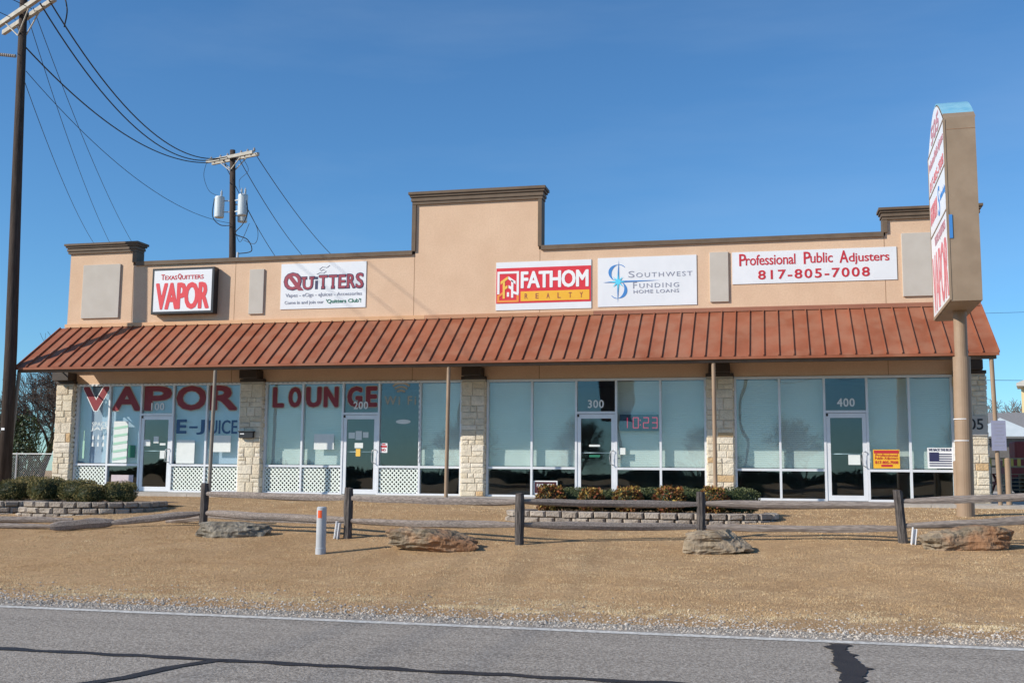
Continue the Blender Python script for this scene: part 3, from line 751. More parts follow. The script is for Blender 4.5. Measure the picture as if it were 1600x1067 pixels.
# big S made of a swelling stroke
P = []
for k in range(41):
    u = k/40
    if u < .5: a = R(40+ (230)*u*2*.87); cx, cz, rx, rz = -3.76, 5.79, .22, .22
    else: a = R(60-(230)*(u-.5)*2*.87); cx, cz, rx, rz = -3.78, 5.35, .21, .23
    P.append((cx+rx*math.cos(a), cz+rz*math.sin(a), .007+.042*abs(math.sin(2*math.pi*u))**1.3))
for (xa, za, wa), (xb_, zb_, wb) in zip(P[:-1], P[1:]):
    para(t, [(xa-wa, za), (xa+wa, za+.003), (xb_+wb, zb_+.003), (xb_-wb, zb_)], -.026)
def star(mb, cx, cz, tips, y, r=.03):
    n = len(tips); pts_ = []
    for k, (dx_, dz_) in enumerate(tips):
        pts_.append((cx+dx_, cz+dz_)); a = math.atan2(dz_, dx_); dx2, dz2 = tips[(k+1) % n]; a2 = math.atan2(dz2, dx2)
        if a2 < a: a2 += 2*math.pi
        am = (a+a2)/2; pts_.append((cx+r*math.cos(am), cz+r*math.sin(am)))
    n0 = len(mb.v); mb.v.append((cx, y, cz)); mb.v += [(x, y, z) for x, z in pts_]
    for k in range(len(pts_)): mb.f.append((n0, n0+1+k, n0+1+(k+1) % len(pts_))); mb.t.append(.5)
star(t, -3.77, 5.56, [(1.1, .01), (.02, .58), (-.40, -.01), (-.01, -.55)], -.030, .036)
t.build("compass_emblem", blue_l, T)
t = MB(); star(t, -3.77, 5.56, [(.20, 0), (.13, .13), (0, .26), (-.13, .13), (-.22, 0), (-.14, -.14), (0, -.26), (.14, -.14)], -.034, .06); t.build("compass_star", cyan_l, T)

# adjusters banner
T = flat_sign(-.86, 3.11, 5.40, 6.22, "long white banner reading Professional Public Adjusters 817-805-7008")
t = MB()
text(t, "P", -.68, -.51, 5.86, 6.17, -.026, .02); text(t, "rofessional", -.52, .70, 5.87, 6.14, -.026, .012, .95)
text(t, "P", .90, 1.07, 5.86, 6.17, -.026, .02); text(t, "ublic", 1.06, 1.60, 5.88, 6.14, -.026, .012, .95)
text(t, "A", 1.76, 1.97, 5.86, 6.17, -.026, .02); text(t, "djusters", 1.98, 2.94, 5.81, 6.10, -.026, .012, .95)
t.build("lettering", red_l, T); t = MB(); text(t, "817-805-7008", -.22, 2.47, 5.50, 5.74, -.026, .03, 1.2)
t.build("lettering", red_l, T)

# ------------------------------------------------------------------ things in and on the windows
def poster(name, x0, x1, z0, z1, m, label, cat, y=.030, th=.004, grp=None):
    b = MB(); b.box(x0, x1, y, y+th, z0, z1); o = b.build(name, m); tag(o, label, cat, grp); return o
def poster_thing(name, x0, x1, z0, z1, m, label, cat, y=.028, th=.004):
    T = thing(name, ((x0+x1)/2, y, z0), label, cat)
    b = MB(); b.box(x0, x1, y, y+th, z0, z1); b.build("sheet", m, T); return T
T = poster_thing("window_sign", 2.42, 3.03, .80, 1.25, yellow_l, "yellow sign with red lettering low in the window right of door 400", "sign")
t = MB(); t.box(2.44, 3.01, .022, .027, 1.16, 1.23); t.build("red_band", red_l, T); t = MB(); t.box(2.60, 2.86, .022, .027, .84, .89); t.build("red_band", red_l, T); t = MB()
text(t, "Professional", 2.47, 2.98, 1.08, 1.15, .022, .01); text(t, "Public Adjusters", 2.46, 2.99, 1.0, 1.07, .022, .01); text(t, "817-805-7008", 2.46, 2.99, .91, .98, .022, .03)
t.build("lettering", red_l, T)
T = poster_thing("window_sign", 3.66, 4.24, .81, 1.30, white_l, "white WE BACK THE BLUE sign with black and white flag in the rightmost window", "sign")
t = MB(); text(t, "WE BACK THE BLUE", 3.69, 4.21, 1.22, 1.28, .022, .03); t.build("lettering", navy_l, T); t = MB()
for k in range(6): t.box(3.70, 4.21, .0225, .027, .86+k*.055, .885+k*.055)
t.box(3.70, 3.92, .0215, .0224, .98, 1.19); t.build("flag_print", navy_l, T)
T = poster_thing("led_clock", -3.75, -2.76, 1.70, 2.12, clock_m, "dark digital clock showing 10 23 in red inside the window beside door 300", "clock", y=.06, th=.06)
t = MB()
def seg7(mb, d, x0, z0, w_, h_):
    on = {'0': 'abcdef', '1': 'bc', '2': 'abged', '3': 'abgcd'}[d]; k = .026
    S7 = {'a': (0, 1, 1, 1), 'g': (0, .5, 1, .5), 'd': (0, 0, 1, 0), 'f': (0, .5, 0, 1), 'e': (0, 0, 0, .5), 'b': (1, .5, 1, 1), 'c': (1, 0, 1, .5)}
    for s_ in on:
        xa, za, xb_, zb_ = S7[s_]
        nd = 5
        for q in range(nd):
            u = (q+.5)/nd; px, pz = x0+w_*(xa+(xb_-xa)*u), z0+h_*(za+(zb_-za)*u); mb.box(px-k*.42, px+k*.42, .052, .0585, pz-k*.6, pz+k*.6)
for d, x in (('1', -3.70), ('0', -3.42), ('2', -3.16), ('3', -2.94)): seg7(t, d, x+.02, 1.78, .13, .26)
t.box(-3.235, -3.205, .052, .0585, 1.84, 1.87); t.box(-3.235, -3.205, .052, .0585, 1.96, 1.99); t.build("digits", led_m, T)
T = poster_thing("window_sign", -5.99, -5.36, .07, .42, white_l, "dark maroon FATHOM placard with white border in the lower pane beside door 300", "sign")
b = MB(); b.box(-5.96, -5.39, .023, .0275, .10, .39); b.build("dark_field", poster_dark, T); t = MB(); text(t, "FATHOM", -5.90, -5.46, .26, .34, .019, .01); t.build("lettering", paper, T)
# space jam poster, green striped banner, papers
T = poster_thing("window_poster", -19.08, -18.50, 1.16, 1.98, curtain_m, "faint white SPACE JAM lettering with bottles in the leftmost window", "poster", y=.2)
t = MB(); text(t, "SPACE", -19.02, -18.52, 1.84, 1.96, .036, .0); text(t, "JAM", -19.05, -18.50, 1.70, 1.82, .036, .02)
for k in range(3):
    for z in (1.26, 1.46): t.prism_xz([(-18.99+k*.17, z), (-18.935+k*.17, z), (-18.935+k*.17, z+.09), (-18.955+k*.17, z+.115), (-18.955+k*.17, z+.15), (-18.97+k*.17, z+.15), (-18.97+k*.17, z+.115), (-18.99+k*.17, z+.09)], .036, .04)
t.build("lettering", paper, T)
b = MB(); b.box(-19.28, -19.22, .03, .037, .92, 1.42); b.box(-19.26, -19.24, .03, .037, 1.42, 1.72); b.build("bottle_print", greenposter, T)
T = poster_thing("window_poster", -18.30, -17.84, .80, 1.98, paper, "tall white poster with slanting pale green bands in the second window", "poster")
t = MB()
for k in range(5): para(t, [(-18.29, .86+k*.22), (-17.85, .92+k*.22), (-17.85, .99+k*.22), (-18.29, .93+k*.22)], .022)
t.build("band", greenposter, T)
def paper_on(x0, x1, z0, z1, label, m=paper, y=.0285): return poster("paper_notice", x0, x1, z0, z1, m, label, "notice", y, .003, "paper notices taped to the glass")
paper_on(-17.80, -17.58, .95, 1.30, "dark green flyer at the right edge of the second window", green_l)
paper_on(-16.28, -15.72, .80, 1.45, "large white poster low in the window right of door 100")
paper_on(-15.18, -14.62, 1.12, 1.58, "white sheet in the window left of the first middle stone pillar")
paper_on(-12.13, -11.55, 1.20, 1.62, "wide pale sheet in the second LOUNGE window pane")
paper_on(-18.30, -17.60, .06, .46, "pale pinkish poster in the lower pane left of door 100", mat("poster_pink", (.55, .44, .46), (.62, .52, .53), 6, .7))
paper_on(-17.30, -17.10, 1.28, 1.46, "small white sheet upper left on door 100", y=.008)
paper_on(-17.0, -16.84, 1.36, 1.55, "white sheet at the centre of door 100", y=.008)
paper_on(-16.80, -16.62, 1.30, 1.36, "thin white strip at the right of door 100", y=.008)
paper_on(-16.78, -16.60, .93, 1.15, "pale sheet beside the handle of door 100", y=.004)
paper_on(-11.12, -10.94, 1.50, 1.66, "leftmost of three pale sheets in a row on door 200", y=.008)
paper_on(-10.92, -10.74, 1.46, 1.70, "tallest middle sheet of the row on door 200", y=.008)
paper_on(-10.71, -10.55, 1.52, 1.67, "rightmost of three pale sheets in a row on door 200", y=.008)
paper_on(-10.94, -10.70, 1.24, 1.38, "wide pale sheet under the row on door 200", y=.008)
paper_on(-10.90, -10.77, 1.02, 1.22, "yellow and red flyer on door 200", goldy, y=.004)
T = poster_thing("window_sign", -10.22, -10.01, 1.12, 1.38, white_l, "small white sticker with red marks right of door 200", "sign")
t = MB(); t.box(-10.20, -10.03, .022, .027, 1.26, 1.31); text(t, "NO", -10.18, -10.06, 1.16, 1.23, .022, .03); t.box(-10.16, -10.07, .022, .027, 1.33, 1.36); t.build("print", red_l, T)
T = poster_thing("window_sign", -4.53, -4.25, 1.03, 1.09, green_l, "small green and white sticker on door 300", "sign", y=.006); 
T = poster_thing("window_sign", -4.53, -4.25, 1.30, 1.35, paper, "thin white lettering strip on door 300 above the push bar", "sign", y=.006)
paper_on(-3.77, -3.60, 1.10, 1.27, "small white sheet just right of door 300")
paper_on(1.84, 2.12, .88, 1.12, "white sheet taped inside door 400", y=.006)

# mailbox
T = thing("mailbox", (-14.0, -.2, 1.5), "black wall mailbox on the stone pillar between units 100 and 200", "mailbox")
b = MB(); b.box(-14.22, -13.80, -.29, -.19, 1.50, 1.66); b.build("body", black_p, T, bevel=.008)
b = MB(); b.box(-14.24, -13.78, -.315, -.185, 1.661, 1.69); b.build("lid", black_p, T, bevel=.005)
b = MB(); b.box(-14.18, -14.06, -.296, -.2905, 1.60, 1.625); b.build("name_plate", white_p, T)
# notice on the right post
T = thing("notice_board", (4.9, -1.9, 1.2), "lilac notice board with fine print on the rightmost awning post", "sign")
b = MB(); b.box(4.76, 5.06, -1.885, -1.865, 1.19, 1.85); b.build("board", notice_m, T)
t = MB()
for k, (a, c) in enumerate(((.03, .27), (.06, .24), (.10, .20), (.05, .25), (.09, .21), (.04, .26), (.05, .25))):
    z = 1.77-k*.078; t.box(4.76+a, 4.76+c, -1.889, -1.8855, z, z+.018)
t.build("print", grey_l, T)

# bollards
for x, y, h, lb in ((4.06, -1.5, .97, "tan steel bollard left of the sign pole in front of the window"), (5.15, -1.45, 1.04, "tan steel bollard right of the notice board post")):
    b = MB(); b.tube([(x, y, 0), (x, y, h-.03), (x, y, h-.01), (x, y, h)], [.065, .065, .055, .02], 16); o = b.build("bollard", brown_post, smooth=False); tag(o, lb, "bollard", "bollards by the shop front")

# ------------------------------------------------------------------ pylon sign
T = thing("pylon_sign", (3.66, -5.0, -.3), "tall tan pylon sign cabinet with arched top on a thick round pole", "sign")
b = MB(); b.tube([(3.66, -5, -.3), (3.70, -5, 2.95)], [.165, .165], 24); b.tube([(3.70, -5, 2.90), (3.70, -5, 3.87)], [.125, .125], 24); b.build("pole", brown_post, T, smooth=False)
b = MB(); b.tube([(3.67, -5, 1.72), (3.67, -5, 1.735)], .169, 24); b.tube([(3.67, -5, 1.30), (3.67, -5, 1.315)], .169, 24); b.build("strap", white_p, T)
hx = .27
prof = [(-1.4, 3.86), (-1.4, 7.36)]+[(-1.4+2.8*k/16, 7.36+.68*math.sin(math.pi*k/16)) for k in range(1, 16)]+[(1.4, 7.36), (1.4, 3.86)]
b = MB(); n = len(prof)
b.v += [(3.66-hx, -5+y, z) for y, z in prof]+[(3.66+hx, -5+y, z) for y, z in prof]
b.f.append(tuple(range(n))); b.f.append(tuple(range(2*n-1, n-1, -1))); b.t += [.5]*2
for i in range(n):
    if 1 <= i < n-2: continue
    j = (i+1) % n; b.f.append((j, i, n+i, n+j)); b.t.append(.5)
cab = b.build("cabinet", signbox_m, T)
b = MB(); b2 = MB()
for i in range(1, n-2):
    (ya, za), (yb, zb) = prof[i], prof[i+1]
    if i == 2: b, b2 = b2, b
    if i == n-4: b, b2 = b2, b
    b.add([(3.66-hx-.01, -5+ya, za), (3.66+hx+.01, -5+ya, za), (3.66+hx+.01, -5+yb, zb), (3.66-hx-.01, -5+yb, zb), (3.66-hx-.01, -5+ya, za+.03), (3.66+hx+.01, -5+ya, za+.03), (3.66+hx+.01, -5+yb, zb+.03), (3.66-hx-.01, -5+yb, zb+.03)],
          [(0, 1, 2, 3), (7, 6, 5, 4), (0, 4, 5, 1), (1, 5, 6, 2), (2, 6, 7, 3), (3, 7, 4, 0)])
b2.build("cap", bluecap, T); b.build("cap_edge", signbox_m, T)
b = MB(); xf = 3.66-hx
b.box(xf-.02, xf-.001, -6.37, -3.63, 3.92, 7.35)
n0 = len(b.v); m_ = len(prof[2:-2]); pf = [(-1.37, 7.355)]+[(y, z-.03) for y, z in prof[2:-2]]+[(1.37, 7.355)]
b.add([(xf-.02, -5+y, z) for y, z in pf], [tuple(range(len(pf)))]); b.build("face_panel", sign_white, T)
b = MB(); 
for z in (5.62, 6.49, 7.36): b.box(xf-.03, xf-.021, -6.38, -3.62, z-.015, z+.015)
b.box(xf-.03, xf+.01, -6.41, -6.37, 3.88, 7.35); b.box(xf-.03, xf+.01, -3.63, -3.59, 3.88, 7.35); b.box(xf-.03, xf+.01, -6.37, -3.63, 3.87, 3.93)
b.build("trim", signbox_m, T)
t = MB(); text_side(t, "VAPOR", -3.72, -6.30, 3.98, 5.18, xf-.026, .02, .95); t.build("lettering", faded_l, T); t = MB(); text_side(t, "817-805-7008", -3.8, -6.2, 6.56, 6.78, xf-.026, .02); t.build("lettering", faded_l, T); t = MB(); text_side(t, "FATHOM", -3.75, -4.9, 5.85, 6.25, xf-.026, .04)
t.build("lettering", faded_l, T)
t = MB(); text_side(t, "Professional Public Adjusters", -3.75, -6.25, 6.95, 7.2, xf-.026, .01); t.build("lettering", faded_m, T); t = MB(); text_side(t, "505", -4.3, -5.7, 7.43, 7.80, xf-.026, .05); t.build("lettering", faded_m, T); t = MB(); text_side(t, "TEXAS QUITTERS", -4.3, -6.1, 5.28, 5.5, xf-.026, .03)
t.build("lettering", faded_m, T)
t = MB(); text_side(t, "S", -5.1, -5.4, 5.75, 6.35, xf-.026, .0); text_side(t, "Southwest Funding", -5.45, -6.3, 5.95, 6.15, xf-.026, .0); t.build("lettering", blue_l, T)
b = MB(); b.box(xf+.01, xf+.07, -6.415, -6.401, 5.05, 5.5); b.build("loose_strip", blue_l, T)
b = MB(); b.box(3.40, 3.925, -6.404, -6.4005, 7.15, 7.16); b.build("seam", joint_m, T)
T.rotation_euler[2] = R(-2)

# ------------------------------------------------------------------ fence
FEN = thing("split_rail_fence", (-4, -9.6, -.5), "weathered grey split rail fence running across the lawn", "fence")
posts = [(-10.39, -8.97, .36, .0), (-7.14, -9.87, .32, .0), (-3.97, -10.42, .28, 0), (-1.14, -9.3, .32, 0), (2.03, -9.32, .38, -.07), (5.2, -9.25, .45, 0)]
for k, (x, y, zt, ln) in enumerate(posts):
    zb = float(gz(y, x))-.1; b = MB(); nz_ = 9
    for i in range(nz_+1):
        t_ = i/nz_; c = (x+ln*(t_)-.0, y, zb+(zt-zb)*t_)
        for q in range(8):
            a = 2*math.pi*q/8+.39; rr = (.077+.014*noise.noise(Vector((q*1.7, i*.25+k*9, k))))*(1 if i < nz_ else .93)
            b.v.append((c[0]+math.cos(a)*rr, c[1]+math.sin(a)*rr*.9, c[2]+(random.uniform(-.01, .01) if i == nz_ else 0)))
    for i in range(nz_):
        for q in range(8):
            a = i*8+q; c = i*8+(q+1) % 8; b.f.append((a, c, c+8, a+8)); b.t.append(.5)
    b.f.append(tuple(nz_*8+q for q in range(8))); b.t.append(.5)
    b.build("post", wood_post, FEN)
def rail(mb, a, c, r0=.062, r1=.042, sag=.02, n=14, seed=0):
    a = Vector(a); c = Vector(c); base = len(mb.v); d = (c-a).normalized(); sd_ = d.cross(Vector((0, 0, 1))).normalized(); u = sd_.cross(d)
    for i in range(n+1):
        t_ = i/n; p = a.lerp(c, t_)+Vector((0, 0, -sag*4*t_*(1-t_)+.012*noise.noise(Vector((t_*4, seed, 3)))))
        r_ = r0*(1-.45*abs(2*t_-1)**4)
        for q in range(7):
            an = 2*math.pi*q/7; rr = r_*(1+.28*noise.noise(Vector((q*1.3, t_*3, seed*3.1))))
            mb.v.append(tuple(p+sd_*math.cos(an)*rr*.7+u*math.sin(an)*rr*1.05))
    for i in range(n):
        for q in range(7):
            k1 = base+i*7+q; k2 = base+i*7+(q+1) % 7; mb.f.append((k1, k1+7, k2+7, k2)); mb.t.append(.5)
    mb.f.append(tuple(base+q for q in range(7))); mb.t.append(.5); mb.f.append(tuple(base+n*7+q for q in reversed(range(7)))); mb.t.append(.5)
railz = [((.17, .15), (-.19, -.22)), ((.15, .14), (-.24, -.23)), ((.15, .12), (-.22, -.25)), ((.13, .15), (-.26, -.22)), ((.21, .38), (-.18, .06))]
for k in range(5):
    (x0, y0, _, _), (x1, y1, _, _) = posts[k], posts[k+1]
    for j, (za, zb) in enumerate(railz[k]):
        b = MB(); rail(b, (x0-.02, y0, za), (x1+.02, y1, zb), seed=k*2+j+1, sag=.015); b.build("rail", wood_g, FEN)
        if k == 0 and j == 1:
            b = MB(); rail(b, (x0, y0+.02, za-.07), (x1, y1+.02, zb-.06), .03, .03, seed=33); b.build("rail", wood_g, FEN)
for x, y, z in ((-7.30, -9.95, -.42), (2.17, -9.42, -.36)):
    b = MB(); rm = Matrix.Rotation(.12, 3, 'Y')
    b.box(x-.035, x-.022, y-.05, y+.05, z-.13, z+.17, rot=rm, c=(x, y, z)); b.box(x+.022, x+.035, y-.05, y+.05, z-.13, z+.15, rot=rm, c=(x, y, z)); b.box(x-.021, x+.021, y+.03, y+.04, z-.12, z+.14, rot=rm, c=(x, y, z))
    b.build("bracket", white_p, FEN)
# fallen rails
b = MB(); rail(b, (-11.95, -9.6, -.38), (-10.45, -9.0, -.20), .06, .05, 0, seed=21); tag(b.build("fallen_rail", wood_g), "fallen grey rail lying against the leftmost fence post, upper one of two", "fence rail", "fallen fence rails")
b = MB(); rail(b, (-11.3, -8.75, -.38), (-10.42, -8.8, -.28), .06, .05, 0, seed=25); tag(b.build("fallen_rail", wood_g), "short fallen rail end lying under the sloping rail by the leftmost post", "fence rail", "fallen fence rails")
b = MB(); rail(b, (-12.85, -10.1, -.45), (-11.9, -9.55, -.36), .09, .08, 0, seed=22); tag(b.build("fallen_post", wood_g), "thick split old post lying on the lawn joined to the fallen rail", "fence post")
b = MB(); rail(b, (-15.6, -9.35, -.40), (-13.15, -9.0, -.36), .06, .05, 0, seed=23); tag(b.build("fallen_rail", wood_g), "fallen grey rail lying below the left planter wall", "fence rail", "fallen fence rails")
b = MB(); rail(b, (-15.6, -9.95, -.47), (-12.9, -9.75, -.46), .045, .05, 0, seed=24); tag(b.build("fallen_rail", wood_g), "thin fallen rail nearest the road at the left edge", "fence rail", "fallen fence rails")

# marker post
T = thing("utility_marker", (-6.94, -11.5, -.7), "grey round utility marker post with orange square on the lawn", "marker post")
b = MB(); b.tube([(-6.94, -11.5, -.75), (-6.94, -11.5, -.60), (-6.94, -11.5, -.595), (-6.94, -11.5, .03), (-6.94, -11.5, .045)], [.083, .083, .078, .078, .06], 24); b.build("tube", marker_m, T)
b = MB(); n = 5
for k in range(n):
    a0 = R(250+10*k-5); a1 = R(250+10*(k+1)-5); r_ = .0795
    b.face([(-6.94+r_*math.cos(a0), -11.5+r_*math.sin(a0), -.13), (-6.94+r_*math.cos(a1), -11.5+r_*math.sin(a1), -.13), (-6.94+r_*math.cos(a1), -11.5+r_*math.sin(a1), -.01), (-6.94+r_*math.cos(a0), -11.5+r_*math.sin(a0), -.01)])
b.build("orange_square", orange_tape, T)

# rocks
def rock(x0, x1, y, h, dep, m, label, seed, tilt=0):
    import bmesh
    bm = bmesh.new(); bmesh.ops.create_icosphere(bm, subdivisions=5, radius=1)
    L = (x1-x0)/2; cx = (x0+x1)/2; zb = float(gz(y, cx))
    for v in bm.verts:
        p = v.co.copy()
        # squarish slab: push towards a box
        q = Vector([math.copysign(abs(c)**.55, c) for c in p]); q = q/max(1, max(abs(q.x), abs(q.y), abs(q.z))*1.0)
        # planar cuts
        for j in range(7):
            nn = Vector((noise.noise(Vector((j*3.1, seed, 0))), noise.noise(Vector((j*2.3, seed, 4))), noise.noise(Vector((j*1.9, seed, 8))))).normalized()
            dd = q.dot(nn)-.78
            if dd > 0: q -= nn*dd*.9
        nz_ = .20*noise.noise(q*1.5+Vector((seed, 0, 0)))+.07*(1-abs(noise.noise(q*2.8+Vector((0, seed, 0))))*3)+.03*noise.noise(q*8)+.012*noise.noise(q*21)-.03
        # bedding layers
        q = q*(1+nz_)
        lay = .010*math.sin(q.z*12+4*noise.noise(q*2)); q.x += lay*math.copysign(1, q.x); q.y += lay*math.copysign(1, q.y)
        v.co = Vector((q.x*L, q.y*dep, (q.z*.66+.32)*h+tilt*q.x*h))
    me = bpy.data.meshes.new("boulder"); bm.to_mesh(me); bm.free(); me.materials.append(m)
    at = me.attributes.new("tone", 'FLOAT', 'FACE')
    o = bpy.data.objects.new("boulder", me); COL.objects.link(o); o.location = (cx, y, zb); ORI[o.name] = (cx, y, zb)
    return tag(o, label, "boulder", "boulders along the lawn")
rock(-9.87, -8.62, -9.95, .27, .34, rock_g, "flat grey boulder in front of the leftmost fence post", 3.3, -.05)
rock(-5.95, -4.55, -10.95, .31, .33, rock_m, "rusty brown knobbly boulder between the marker post and third fence post", 7.9, -.16)
rock(-1.36, -.28, -10.35, .33, .36, rock_t, "pale tan boulder in front of the fourth fence post", 12.4, .06)
rock(2.2, 3.55, -9.75, .34, .35, rock_m, "long brown boulder beside the leaning fence post at right", 21.7, -.02)

# ------------------------------------------------------------------ planters
def planter(path, ztop, courses, label, hb=.12, skip=None):
    mb = MB(); P = [Vector(p) for p in path]; cum = [0]
    for a, c in zip(P[:-1], P[1:]): cum.append(cum[-1]+(c-a).length)
    def at_(s_):
        for i in range(len(P)-1):
            if s_ <= cum[i+1] or i == len(P)-2:
                t_ = (s_-cum[i])/(cum[i+1]-cum[i]); return P[i].lerp(P[i+1], t_), (P[i+1]-P[i]).normalized()
    for r_ in range(courses):
        s_ = -(r_ % 2)*.15+ (0); z1 = ztop-r_*hb; z0 = z1-hb
        while s_ < cum[-1]-.05:
            a = max(0, s_); l = .31*random.uniform(.93, 1.05); e = min(cum[-1], s_+l)
            if not (skip and skip(r_, a)):
                pa, da = at_(a+.010); pb, db = at_(e-.010); d = (pb-pa).normalized(); nrm = Vector((-d.y, d.x))  # inward
                off = -.014*r_+random.uniform(-.01, .01); f = random.uniform(.035, .06)
                q = [pa-nrm*(-off), pb-nrm*(-off), pb+nrm*.2, pa+nrm*.2]
                n0 = len(mb.v); t_ = random.random()
                fr = [pa.lerp(pb, .10)-nrm*(f)+nrm*off, pa.lerp(pb, .90)-nrm*(f)+nrm*off]
                g = .004
                mb.v += [(q[0].x, q[0].y, z0+g), (q[1].x, q[1].y, z0+g), (q[2].x, q[2].y, z0+g), (q[3].x, q[3].y, z0+g), (q[0].x, q[0].y, z1-g), (q[1].x, q[1].y, z1-g), (q[2].x, q[2].y, z1-g), (q[3].x, q[3].y, z1-g)]
                j = lambda: random.uniform(-.011, .011)
                mb.v += [(fr[0].x+j(), fr[0].y+j(), z0+.02+j()), (fr[1].x+j(), fr[1].y+j(), z0+.02+j()), (fr[1].x+j(), fr[1].y+j(), z1-.02+j()), (fr[0].x+j(), fr[0].y+j(), z1-.02+j())]
                for qd in ((4, 5, 6, 7), (3, 2, 1, 0), (1, 2, 6, 5), (3, 0, 4, 7), (2, 3, 7, 6), (8, 9, 10, 11), (0, 1, 9, 8), (1, 5, 10, 9), (5, 4, 11, 10), (4, 0, 8, 11)):
                    mb.f.append(tuple(n0+i for i in qd)); mb.t.append(t_)
            s_ += l
    o = mb.build("planter_wall", block_m); tag(o, label, "planter"); return o
def smooth(path, k=3):
    for _ in range(k):
        q = [path[0]]
        for a, c in zip(path[:-1], path[1:]): q += [(a[0]*.75+c[0]*.25, a[1]*.75+c[1]*.25), (a[0]*.25+c[0]*.75, a[1]*.25+c[1]*.75)]
        q.append(path[-1]); path = q
    return path
mid_path = smooth([(-4.6, -6.5), (-4.98, -6.9), (-4.85, -7.6), (-3.6, -7.72), (-2.3, -7.72), (-.8, -7.6), (.12, -7.1), (.05, -6.3)])
planter(mid_path, -.09, 3, "curved low block planter wall around the shrubs in front of units 300 and 400")
pB = smooth([(-15.35, -7.2), (-15.3, -8.0), (-14.1, -8.12), (-13.2, -7.9), (-12.6, -7.3), (-12.75, -6.3)])
planter(pB, -.06, 3, "curved three course block planter wall at the left, nearer the shops", skip=lambda r_, a: r_ == 0 and a < .9)
pA = smooth([(-19, -8.1), (-17.4, -8.0), (-15.75, -8.0), (-15.3, -7.6), (-15.35, -6.6)])
planter(pA, -.07, 3, "block planter wall running out of the left edge")
def bed(path, z, name):
    b = MB(); c = Vector((sum(p[0] for p in path)/len(path), sum(p[1] for p in path)/len(path)+.4))
    n = len(path); b.v.append((c.x, c.y, z)); b.v += [(p[0]*.97+c.x*.03, p[1]*.97+c.y*.03+.03, z-.01) for p in path]
    for k in range(n-1): b.f.append((0, k+1, k+2)); b.t.append(.5)
    b.f.append((0, n, 1)); b.t.append(.5)
    tag(b.build(name, mulch_m, origin=(0, 0, 0)), "dark bark mulch filling the planter bed", "mulch", kind='stuff')
bed(mid_path+[(0, -5.6), (-2, -5.4), (-4.4, -5.7)], -.13, "mulch")
bed(pB+[(-12.9, -5.4), (-14, -5.0), (-15.3, -5.5)], -.10, "mulch")
bed(pA+[(-15.6, -4.9), (-18, -4.5), (-19.5, -5)], -.11, "mulch")

# shrubs
def shrub_mesh(rx, ry, h, n, size, m, core, flat=.75, seed=0, bumps=.12):
    mb = MB(); random.seed(100+seed)
    def sup(a, e, r_=1):
        d = Vector((math.cos(e)*math.cos(a), math.cos(e)*math.sin(a), math.sin(e)))
        k = 1+bumps*noise.noise(d*2.2+Vector((seed*5, 0, 0)))+bumps*.5*noise.noise(d*6+Vector((0, seed*3, 0)))
        q = Vector([math.copysign(abs(c)**flat, c) for c in d])*k*r_
        return q
    # branch-dark core
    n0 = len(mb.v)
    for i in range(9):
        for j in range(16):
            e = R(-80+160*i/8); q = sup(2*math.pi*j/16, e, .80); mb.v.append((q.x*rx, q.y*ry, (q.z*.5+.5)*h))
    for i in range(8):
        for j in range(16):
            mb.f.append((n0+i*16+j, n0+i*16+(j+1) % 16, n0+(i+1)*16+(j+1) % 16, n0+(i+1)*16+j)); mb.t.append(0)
    for _ in range(n):
        a = random.uniform(0, 2*math.pi); e = math.asin(random.uniform(-.95, 1)); r_ = random.uniform(.82, 1.03)
        q = sup(a, e, r_); p = Vector((q.x*rx, q.y*ry, (q.z*.5+.5)*h)); 
        if p.z < 0: p.z = random.uniform(0, .05)
        cl = noise.noise(p*9+Vector((seed, 3, 1)))*.5+.5
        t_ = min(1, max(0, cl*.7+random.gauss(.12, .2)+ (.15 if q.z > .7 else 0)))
        nrm = q.normalized(); a1 = (nrm+Vector((random.gauss(0, .7), random.gauss(0, .7), random.gauss(0, .7)))).normalized()
        c1 = a1.cross(Vector((random.gauss(0, 1), random.gauss(0, 1), random.gauss(0, 1)))).normalized(); s_ = size*random.uniform(.6, 1.3)
        mb.face([p-a1*s_, p+c1*s_*.45, p+a1*s_, p-c1*s_*.45], t_)
    return mb.build("shrub", m, origin=(0, 0, 0))
def place(o, x, y, s, rz, label, cat="shrub", group=None, z=None):
    o.location = (x, y, (float(gz(y, x)) if z is None else z)); o.rotation_euler[2] = rz
    o.scale = (s, s, s); tag(o, label, cat, group); return o
pr = [shrub_mesh(.47, .42, .52, 5200, .018, box_leaf, None, seed=k) for k in range(3)]
GB = "clipped brown tipped shrubs in the left planter"
sp = [(0, -16.45, -6.5, .93, .1, "clipped round shrub cut by the left edge of the left planter row"), (1, -15.52, -6.55, 1.06, .9, "clipped shrub second from left in the left planter front row"),
      (2, -14.62, -6.7, .98, 0, "clipped shrub third from left in the left planter front row"), (0, -13.72, -6.6, .92, 2.1, "clipped rounded shrub at the right end of the left planter row"),
      (1, -16.9, -5.4, 1.05, 2.6, "clipped shrub behind the front row at the foot of the utility pole"), (2, -18.1, -5.6, 1.0, 1.4, "clipped shrub farthest left behind the front row"),
      (0, -14.2, -6.9, .80, 1.1, "small clipped shrub squeezed between the two right shrubs of the left planter")]
used = set()
for k, x, y, s, rz, lb in sp:
    if k in used: o = pr[k].copy(); COL.objects.link(o); ORI[o.name] = (0, 0, 0)
    else: o = pr[k]; used.add(k)
    place(o, x, y, s, rz, lb, "shrub", GB, z=-.11); o.scale = (s*.86, s*.95, s*.98)
gr = [shrub_mesh(.36, .36, .48, 4200, .017, box_leaf2, None, seed=10+k) for k in range(2)]
used = set(); GG = "round green shrubs in the middle planter"
